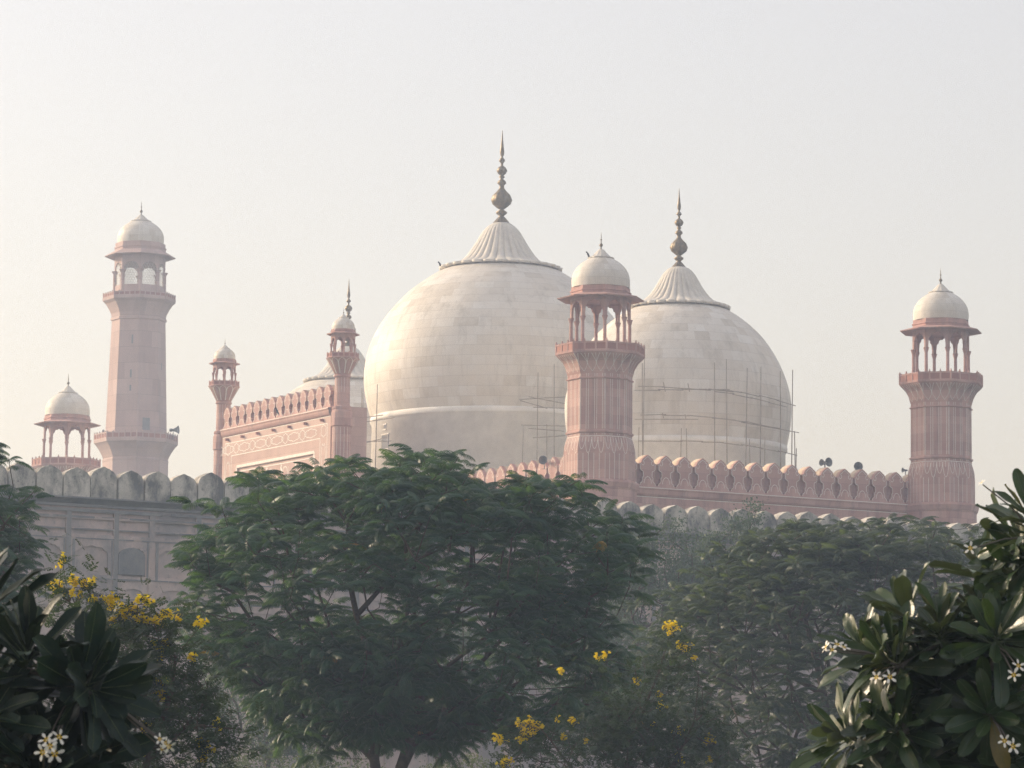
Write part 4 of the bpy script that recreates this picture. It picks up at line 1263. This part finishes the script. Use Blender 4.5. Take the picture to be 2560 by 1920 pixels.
leafy('leafy_tree', 'hazy blue green tree right behind the largest tree crown', 'tree', [(1320, 1300), (1335, 1190), (1370, 1140), (1420, 1118), (1470, 1130), (1500, 1120), (1525, 1150), (1510, 1300), (1470, 1400), (1380, 1450), (1320, 1400)], (1420, 1270), 155, 2.4, 260, 60, .15, .26, LEAF_B, 32, gt, gap=-.22)
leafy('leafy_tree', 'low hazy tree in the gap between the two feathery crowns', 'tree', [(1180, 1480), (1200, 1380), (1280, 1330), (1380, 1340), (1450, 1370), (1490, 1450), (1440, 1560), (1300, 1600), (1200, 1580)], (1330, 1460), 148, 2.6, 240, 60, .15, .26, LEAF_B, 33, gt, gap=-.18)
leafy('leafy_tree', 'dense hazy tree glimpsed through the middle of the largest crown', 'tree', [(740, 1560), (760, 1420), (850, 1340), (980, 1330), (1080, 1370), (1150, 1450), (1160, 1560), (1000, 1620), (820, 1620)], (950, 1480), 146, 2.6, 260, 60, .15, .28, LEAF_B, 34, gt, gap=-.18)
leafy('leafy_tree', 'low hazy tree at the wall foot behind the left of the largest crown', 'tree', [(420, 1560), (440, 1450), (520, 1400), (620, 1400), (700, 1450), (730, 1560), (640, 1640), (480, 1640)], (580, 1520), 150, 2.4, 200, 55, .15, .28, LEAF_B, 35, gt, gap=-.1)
gb = 'pale sunlit bushes on the lawn'
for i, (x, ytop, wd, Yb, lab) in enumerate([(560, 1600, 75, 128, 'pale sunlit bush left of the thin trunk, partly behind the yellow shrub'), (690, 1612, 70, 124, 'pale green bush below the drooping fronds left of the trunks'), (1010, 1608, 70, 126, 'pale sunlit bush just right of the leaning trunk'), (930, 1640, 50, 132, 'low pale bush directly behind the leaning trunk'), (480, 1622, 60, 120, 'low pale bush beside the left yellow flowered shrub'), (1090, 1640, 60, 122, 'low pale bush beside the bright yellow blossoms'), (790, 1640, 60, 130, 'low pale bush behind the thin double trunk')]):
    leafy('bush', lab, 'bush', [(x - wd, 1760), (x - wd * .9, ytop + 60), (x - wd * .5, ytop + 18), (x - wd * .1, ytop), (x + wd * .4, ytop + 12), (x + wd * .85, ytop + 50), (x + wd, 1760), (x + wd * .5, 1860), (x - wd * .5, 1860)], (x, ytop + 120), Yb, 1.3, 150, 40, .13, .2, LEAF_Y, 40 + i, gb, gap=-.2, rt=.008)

# ------------------------------------------------------------------ yellow flowering shrubs
def compound_leaf(seed):
    rs = np.random.default_rng(seed)
    V, Fq = [(0, -.012, 0), (0, .012, 0), (.9, .006, -.12), (.9, -.006, -.12)], [(0, 1, 2, 3)]
    for q in range(5):
        t = .22 + .68 * q / 4
        for sg in ((-1, 1) if q < 4 else (0,)):
            k = len(V); ln = .36 * rs.uniform(.85, 1.1); a = sg * R(62) + rs.normal(0, .1); dz = -.10 - rs.uniform(0, .12)
            d = np.array([math.cos(a), math.sin(a), dz]); s_ = np.array([-math.sin(a), math.cos(a), 0]) * .085
            o = np.array([t, 0, -.13 * t * t])
            V += [o, o + d * ln * .5 + s_, o + d * ln, o + d * ln * .5 - s_]
            Fq.append((k, k + 1, k + 2, k + 3))
    return np.array([tuple(v) for v in V]), np.array(Fq)
CL = [compound_leaf(i) for i in range(4)]
def blossom_mesh(seed, n=11, r=.055):
    """a cluster of small five-petalled yellow trumpets"""
    rs = np.random.default_rng(seed); m = MB()
    for i in range(n):
        c = Vector(rs.normal(0, 1, 3)) * r * .75
        d = (c.normalized() + Vector((0, -.25, .45))).normalized() if c.length > 0 else Vector((0, 0, 1))
        m.tube((0, 0, 0), c - d * .02, .004, .003, 4)
        x = d.orthogonal().normalized(); y = d.cross(x); q = .030 * rs.uniform(.8, 1.25)
        for k in range(5):
            a = 2 * PI * k / 5; u_ = x * math.cos(a) + y * math.sin(a); w_ = y * math.cos(a) - x * math.sin(a)
            m.add([c - d * q * .9, c + u_ * q * .7 - w_ * q * .45 + d * q * .1, c + u_ * q * 1.25 + d * q * .25, c + u_ * q * .7 + w_ * q * .45 + d * q * .1], [(0, 1, 2, 3)])
    me = bpy.data.meshes.new('flower_cluster'); me.from_pydata(m.v, [], m.f); me.materials.append(YELLOW); me.update()
    return me
BL = [blossom_mesh(i, 9 + i) for i in range(6)]
def flower_shrub(label, poly, centre, Y, depth, ntips, per, lsize, flowers, seed, stems, gap=-.2, gs=.5, group='yellow flowered shrubs', fsc=1.0, clump=.16):
    rs = np.random.default_rng(seed)
    c = at2(*centre, Y); b_ = (c[0], Y)
    th = thing('flowering_shrub', label, 'shrub', (b_[0], b_[1], 0), group)
    o3 = np.array([b_[0], b_[1], 0])
    tips = crown_points(poly, centre, Y, depth, ntips, rs, .62, gap, gs, seed, .15)
    fp = [at2(x, y, Y + rs.uniform(-.35, .1)) for x, y, s in flowers]
    alltips = np.vstack([tips, [f - np.array([0, 0, .05]) for f in fp]])
    segs, td = grow(alltips, stems, .35, .35, .0045, 2.2, seed, jit=.03)
    branch_mesh('stem', segs, BARK, th, o3, 0, 5)
    extra = np.repeat(alltips, per, 0)
    n = len(extra)
    pos = extra + rs.normal(0, clump, (n, 3)) - np.array([0, 0, .06])
    V, Fq, TT = place(CL, rs.integers(0, 4, n), pos, rotmats(rs.uniform(0, 2 * PI, n), rs.normal(.05, .45, n), rs.normal(0, .5, n)), lsize * rs.uniform(.7, 1.25, n), np.clip(rs.normal(.42, .18, n), .02, 1))
    link('foliage', fastmesh('foliage', V - o3, Fq, LEAF_S, TT), th)
    for p, (x, y, s) in zip(fp, flowers):
        for q in range(max(1, int(round(s)))):
            ob = link('flower_cluster', BL[int(rs.integers(6))], th, tuple(p - o3 + (rs.normal(0, .05, 3) if q else 0) * np.array([1, .5, 1.1])))
            ob.rotation_euler = (rs.uniform(-.4, .4), rs.uniform(-.4, .4), rs.uniform(0, 6.28)); ob.scale = [fsc * rs.uniform(.62, .95)] * 3
Y4 = 45.0
cb = at2(260, 1900, Y4)
st4 = [[(cb[0], Y4, 0), W3(262, 1800, Y4), W3(255, 1650, Y4), W3(235, 1520, Y4), W3(205, 1400, Y4), W3(180, 1330, Y4)], [W3(262, 1800, Y4), W3(320, 1640, Y4 - .2), W3(370, 1500, Y4 - .3), W3(380, 1420, Y4 - .3)], [W3(320, 1640, Y4 - .2), W3(410, 1560, Y4), W3(470, 1520, Y4 + .2)], [W3(235, 1520, Y4), W3(270, 1420, Y4 + .1), W3(300, 1340, Y4 + .2)], [W3(205, 1400, Y4), W3(150, 1300, Y4), W3(137, 1225, Y4)]]
poly4 = [(95, 1330), (120, 1280), (150, 1262), (200, 1268), (235, 1300), (300, 1320), (330, 1345), (420, 1400), (455, 1470), (500, 1530), (540, 1570), (500, 1700), (420, 1800), (150, 1800), (80, 1600)]
fl4 = [(137, 1206, .6), (132, 1218, .5), (155, 1250, 1), (162, 1260, 1), (178, 1262, 1.5), (198, 1258, .6), (112, 1262, .6), (128, 1268, .6), (132, 1278, .5), (156, 1280, .8), (174, 1284, 1), (202, 1294, 1), (236, 1298, 2), (243, 1310, 1), (262, 1318, 2.4), (272, 1330, 1.5), (284, 1310, .9), (296, 1318, .8), (312, 1298, 1.2), (298, 1296, 1), (322, 1297, .8), (334, 1340, 2.4), (348, 1344, 1.2), (312, 1338, 1.5), (242, 1340, .8), (355, 1328, 2), (368, 1325, 1), (385, 1332, .5), (433, 1344, 1.2), (336, 1392, 1.2), (360, 1398, 1.6), (350, 1408, 1), (414, 1417, 1), (347, 1420, .9), (348, 1470, .7), (270, 1590, 1), (312, 1570, .7), (282, 1597, .6), (350, 1500, .6), (433, 1600, 1.2), (448, 1615, 1.2), (440, 1640, 1), (466, 1560, .6), (205, 1640, .6), (320, 1630, .6), (240, 1640, .7)]
flower_shrub('yellow flowered shrub in front of the fortress wall, left of the largest tree', poly4, (300, 1520), Y4, 1.1, 330, 11, .17, fl4, 51, st4)
Y5 = 72.0
cb = at2(1350, 1900, Y5)
st5 = [[(cb[0], Y5, 0), W3(1352, 1800, Y5), W3(1355, 1650, Y5), W3(1380, 1560, Y5), W3(1420, 1460, Y5), W3(1445, 1380, Y5)], [W3(1352, 1800, Y5), W3(1450, 1660, Y5 - .2), W3(1500, 1560, Y5 - .3), W3(1510, 1460, Y5 - .3)], [W3(1352, 1800, Y5), W3(1250, 1680, Y5), W3(1190, 1600, Y5 - .2)]]
poly5 = [(1090, 1640), (1120, 1570), (1180, 1545), (1250, 1570), (1310, 1510), (1370, 1440), (1425, 1365), (1470, 1380), (1520, 1430), (1560, 1520), (1585, 1600), (1610, 1720), (1500, 1820), (1150, 1820), (1080, 1720)]
fl5 = [(1440, 1352, 1.2), (1452, 1350, 1.2), (1460, 1356, 1), (1447, 1366, .8), (1466, 1392, 1), (1476, 1397, 1.2), (1487, 1400, .8), (1499, 1420, .8), (1425, 1520, 1.2), (1430, 1530, .8), (1424, 1500, .6), (1532, 1592, 1), (1528, 1605, 1), (1540, 1600, .8), (1466, 1578, .7), (1470, 1640, 1), (1466, 1630, .8), (1535, 1640, .8), (1290, 1418, .5), (1306, 1416, .5), (1212, 1447, .5), (1118, 1560, 1.4), (1126, 1568, 2), (1138, 1560, 2), (1150, 1566, 2), (1158, 1572, 1.6), (1168, 1568, 1), (1130, 1585, 2), (1140, 1592, 1.6), (1122, 1598, 1.2), (1150, 1586, 1.4), (1236, 1553, 1), (1240, 1560, .7), (1204, 1553, .6), (1264, 1600, .9), (1072, 1590, 1), (1082, 1598, .8), (1092, 1640, .9), (1086, 1650, .8), (1104, 1642, .6), (1216, 1593, .5), (1376, 1468, .5), (1410, 1565, .6)]
flower_shrub('darker yellow flowered shrub with scattered blossoms right of the largest tree', poly5, (1370, 1610), Y5, 1.6, 520, 10, .19, fl5, 52, st5, fsc=1.25, clump=.2, gs=.7)

# ------------------------------------------------------------------ frangipani shrubs close to the camera
def paddle_leaf(curl, fold, seed, wd=.29):
    """long blunt leaf along +x with a folded midrib, unit length"""
    t = np.linspace(0, 1, 10)
    t = np.array([0, .1, .22, .36, .52, .68, .82, .92, .975, 1.0])
    w_ = wd * .5 * np.array([.07, .13, .42, .70, .91, 1, .93, .70, .40, .08])
    a = curl * t; dt = np.diff(t); x = np.r_[0, np.cumsum(np.cos(a[:-1]) * dt)]; z = np.r_[0, np.cumsum(-np.sin(a[:-1]) * dt)]
    V, Fq = [], []
    for i in range(10):
        for s_ in (-1, -.5, 0, .5, 1):
            V.append((x[i], s_ * w_[i], z[i] + fold * w_[i] * abs(s_) + .02 * math.sin(i * 1.7 + s_ * 2 + seed) * abs(s_)))
    for i in range(9):
        for j in range(4):
            k = i * 5 + j
            Fq.append((k, k + 5, k + 6, k + 1))
    return np.array(V), np.array(Fq)
PL = [paddle_leaf(.3, .35, 0), paddle_leaf(.55, .2, 1, .25), paddle_leaf(-.15, .45, 2, .24), paddle_leaf(.8, .3, 3), paddle_leaf(.15, .15, 4, .29)]
MIDRIB = m_simple('leaf_midrib', (.10, .13, .06), .5, 0, .1, 10)
def rosette(par, o3, c, axis, n, ln, spread, mat, rs, tone0=.45):
    ax = Vector(axis).normalized(); x = ax.orthogonal().normalized(); y = ax.cross(x)
    T, pos, rot, sc, tone = [], [], [], [], []
    for i in range(n):
        f = (i + .5) / n
        a = i * 2.39996 + rs.normal(0, .15)
        th = R(spread[0] + (spread[1] - spread[0]) * f ** .8 + rs.normal(0, 8))
        d = ax * math.cos(th) + (x * math.cos(a) + y * math.sin(a)) * math.sin(th)
        d.normalize()
        d.z -= .06; d.normalize()
        nrm = ax - d * ax.dot(d)                          # upper face turned to the shoot's tip
        if nrm.length < .05: nrm = x
        nrm.normalize(); side = nrm.cross(d); rl = rs.normal(0, .3)
        s2 = side * math.cos(rl) + nrm * math.sin(rl); n2 = nrm * math.cos(rl) - side * math.sin(rl)
        T.append(int(rs.integers(5))); pos.append(np.array(c) + np.array(ax) * (-.10 * f) + np.array(d) * .012)
        rot.append(np.array([[d[j], s2[j], n2[j]] for j in range(3)])); sc.append(ln * rs.uniform(.72, 1.12) * (.75 + .25 * min(1, f * 3))); tone.append(np.clip(rs.normal(tone0, .2), .02, 1))
    T, pos, rot, sc, tone = np.array(T), np.array(pos), np.array(rot), np.array(sc), np.array(tone)
    V, Fq, TT = place(PL, T, pos, rot, sc, tone)
    ob = link('leaf_rosette', fastmesh('leaf_rosette', V - o3, Fq, [mat], TT, True), par)
    # midribs and stalks
    m = MB()
    for i in range(n):
        tv = PL[T[i]][0][2::5]
        pts = [rot[i] @ (p + np.array([0, 0, .004])) * sc[i] + pos[i] - o3 for p in tv]
        for k in range(0, 8, 2): m.tube(pts[k], pts[k + 2], .0022 - .0002 * k, .0020 - .0002 * k, 4)
    m.build('midrib', MIDRIB, ob)
    return ob
def flower_mesh():
    m = MB()
    for k in range(5):
        a = 2 * PI * k / 5
        rows = [(0, .003, 0), (.35, .12, .05), (.7, .19, .10), (.92, .13, .10), (1.0, .03, .08)]
        vs = []
        for r, w_, z in rows:
            for s_ in (-1, 0, 1):
                x_, y_ = r, s_ * w_ + r * .10
                vs.append((x_ * math.cos(a) - y_ * math.sin(a), x_ * math.sin(a) + y_ * math.cos(a), z + .05 * s_ * r))
        n0 = len(m.v)
        m.add(vs, [(i * 3 + j, i * 3 + j + 3, i * 3 + j + 4, i * 3 + j + 1) for i in range(4) for j in range(2)], 0, True)
        for q in (-1, -2, -3, -4, -5, -6, -7, -8):
            pass
        nf = len(m.f)
        for i in range(nf - 8, nf - 6): m.m[i] = 1
    m.lathe([(.03, -.28), (.035, -.1), (.06, .02)], 8, 0, 0)
    me = bpy.data.meshes.new('flower'); me.from_pydata(m.v, [], m.f); me.materials.append(PETAL); me.materials.append(PETAL_Y)
    me.polygons.foreach_set('material_index', m.m); me.polygons.foreach_set('use_smooth', m.sm); me.update()
    return me
FLW = flower_mesh()
def frangipani(label, Y, base, rosettes, flowers, ln, mat, seed, group='white flowered frangipani shrubs', depth=.5):
    rs = np.random.default_rng(seed)
    o3 = np.array([base[0], base[1], 0.0])
    th = thing('frangipani_shrub', label, 'shrub', tuple(o3), group)
    tips = []
    for (x, y, dy, ax, n, sp) in rosettes:
        c = at2(x, y, Y + dy)
        rosette(th, o3, c, ax, int(n * 1.45), ln * rs.uniform(.92, 1.08), sp, mat, rs)
        a = np.array(ax, float); a /= np.linalg.norm(a)
        tips.append(c - a * .08)
    tips = np.array(tips)
    hub = [[(base[0], base[1], 0), (base[0] + .03, base[1], .7), (base[0], base[1] + .05, 1.3)]]
    segs, _ = grow(tips, hub, .3, .18, .014, 2.6, seed, jit=.012)
    branch_mesh('branch', segs, BARK_GREY, th, o3, 0, 8)
    for (x, y, dy, s_, face) in flowers:
        p = at2(x, y, Y + dy)
        ob = link('flower', FLW, th, tuple(p - o3))
        d = Vector(face).normalized()
        ob.rotation_euler = (d.to_track_quat('Z', 'Y').to_matrix() @ Matrix.Rotation(rs.uniform(0, 6), 3, 'Z')).to_euler()
        ob.scale = [s_ * rs.uniform(.62, .85)] * 3
        j = int(np.argmin(np.linalg.norm(tips - p, axis=1)))
        q = p - np.array(d) * s_ * .28
        st = MB()
        mid = (q + tips[j]) / 2 + np.array([0, 0, .02])
        st.tube(q - o3, mid - o3, .003, .004, 5); st.tube(mid - o3, tips[j] - o3, .004, .006, 5)
        st.build('flower_stalk', BARK_GREY, th)
    return th
Yr = 17.0
rosR = [  # x, y (zoomed photo), depth offset, axis, leaves, spread
    (2235, 1125, -.1, (-.25, -.25, .9), 20, (12, 100)), (2190, 1165, .15, (-.8, -.2, .35), 14, (20, 95)), (2225, 1215, .05, (-.6, -.4, .0), 14, (20, 95)),
    (2030, 1355, 0, (-.1, -.35, .95), 22, (10, 95)), (1960, 1330, .25, (-.5, -.1, .85), 16, (15, 95)), (2120, 1330, .15, (-.15, -.1, .95), 20, (10, 95)),
    (2155, 1375, -.2, (.05, -.75, .35), 20, (20, 100)), (1915, 1425, -.05, (-.8, -.35, .35), 20, (15, 100)), (1865, 1400, .2, (-.6, -.1, .7), 14, (12, 95)),
    (1822, 1590, 0, (-.75, -.3, .35), 18, (12, 100)), (1935, 1575, -.1, (-.5, -.6, .3), 18, (20, 105)), (2140, 1545, -.15, (.0, -.85, -.05), 18, (25, 100)),
    (2035, 1490, .1, (-.2, -.8, .3), 18, (25, 105)), (2215, 1480, -.1, (.1, -.7, .4), 18, (20, 105)), (1985, 1650, -.05, (-.4, -.7, .3), 18, (20, 105)),
    (2090, 1640, .05, (0, -.8, .3), 18, (25, 105)), (2190, 1640, 0, (.1, -.7, .4), 18, (20, 105)), (1880, 1660, .1, (-.6, -.5, .5), 16, (15, 100)),
    (2200, 1330, .4, (.1, -.2, .95), 18, (15, 100)), (1990, 1440, .5, (-.4, -.1, .8), 18, (15, 100)), (2100, 1450, .6, (.1, -.1, .9), 20, (15, 105)), (1930, 1520, .5, (-.6, -.1, .6), 18, (15, 100)), (2060, 1570, .6, (0, -.3, .8), 20, (15, 110)), (2215, 1560, .5, (.1, -.3, .8), 20, (15, 110)), (2130, 1240, .45, (-.3, -.1, .9), 14, (10, 80)),
    (2060, 1420, .2, (-.2, -.6, .6), 18, (20, 100)), (2000, 1545, .25, (-.3, -.6, .5), 18, (20, 105)), (2185, 1405, .15, (.1, -.6, .6), 18, (20, 105)), (2105, 1600, .2, (.1, -.7, .4), 18, (20, 105)), (1955, 1470, .25, (-.5, -.4, .6), 16, (15, 100)), (2195, 1260, .2, (-.2, -.5, .7), 16, (15, 100)),
]
flR = [(2096, 1184, -.3, .052, (-.2, -.95, .2)), (1784, 1398, -.1, .045, (-.9, -.3, .4)), (1797, 1404, -.12, .045, (-.4, -.8, .5)), (1808, 1392, -.05, .045, (.1, -.6, .8)), (1822, 1398, -.1, .04, (.3, -.5, .8)), (1893, 1463, -.3, .048, (-.5, -.8, .2)), (1922, 1462, -.3, .052, (.2, -.9, .3)), (2190, 1458, -.4, .05, (-.3, -.9, .2)), (2200, 1438, -.38, .042, (.3, -.8, .4)), (2170, 1600, -.35, .05, (-.1, -.9, .1)), (2188, 1612, -.35, .05, (.4, -.8, .2)), (2120, 1043, -.1, .035, (-.6, -.3, .7))]
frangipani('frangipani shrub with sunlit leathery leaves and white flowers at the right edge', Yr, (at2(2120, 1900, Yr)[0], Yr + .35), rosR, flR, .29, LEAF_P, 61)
Yl = 13.5
rosL = [
    (182, 1468, 0, (.1, -.35, .9), 24, (10, 105)), (198, 1488, -.15, (.55, -.6, -.1), 18, (20, 85)), (60, 1400, -.1, (.05, -.3, .95), 18, (8, 80)), (-30, 1420, .1, (-.2, -.2, .9), 16, (10, 90)),
    (-20, 1545, -.1, (.3, -.7, .4), 18, (20, 105)), (90, 1600, .1, (.2, -.7, .3), 20, (25, 110)), (30, 1640, 0, (0, -.7, .5), 20, (20, 110)), (160, 1650, .2, (.3, -.6, .4), 16, (20, 105)), (120, 1500, .4, (0, -.2, .9), 20, (15, 110)), (20, 1520, .5, (0, -.2, .9), 20, (15, 110)), (-40, 1300, .3, (-.2, -.1, .95), 16, (10, 80)), (90, 1690, -.1, (0, -.5, .8), 20, (20, 110)),
]
flL = [(100, 1598, -.3, .046, (-.2, -.8, .5)), (108, 1612, -.32, .05, (-.3, -.9, .2)), (128, 1592, -.3, .044, (.4, -.8, .4)), (92, 1625, -.32, .046, (-.3, -.9, -.1)), (118, 1628, -.3, .044, (.3, -.9, 0)), (345, 1597, -.2, .034, (.5, -.7, .3)), (358, 1605, -.2, .036, (.6, -.7, -.1)), (365, 1612, -.2, .034, (.3, -.8, -.3)), (350, 1618, -.2, .03, (.1, -.8, -.3))]
frangipani('dark shaded frangipani shrub with broad blue green leaves at the left edge', Yl, (at2(60, 1900, Yl)[0], Yl + .4), rosL, flL, .285, LEAF_P_SHADE, 62)

# ------------------------------------------------------------------ morning haze
hz = bpy.data.materials.new('morning_haze'); hz.use_nodes = True
t = hz.node_tree; t.nodes.clear()
ho = t.nodes.new('ShaderNodeOutputMaterial'); pv = t.nodes.new('ShaderNodeVolumePrincipled')
pv.inputs['Color'].default_value = (.57, .72, 1.0, 1)
pv.inputs['Absorption Color'].default_value = (1, 1, 1, 1)
pv.inputs['Density'].default_value = .00085
pv.inputs['Anisotropy'].default_value = .35
t.links.new(pv.outputs[0], ho.inputs['Volume'])
h = MB(); h.box((-225, -25, -1), (225, 655, 62))
o = h.build('haze', hz); o['kind'] = 'stuff'
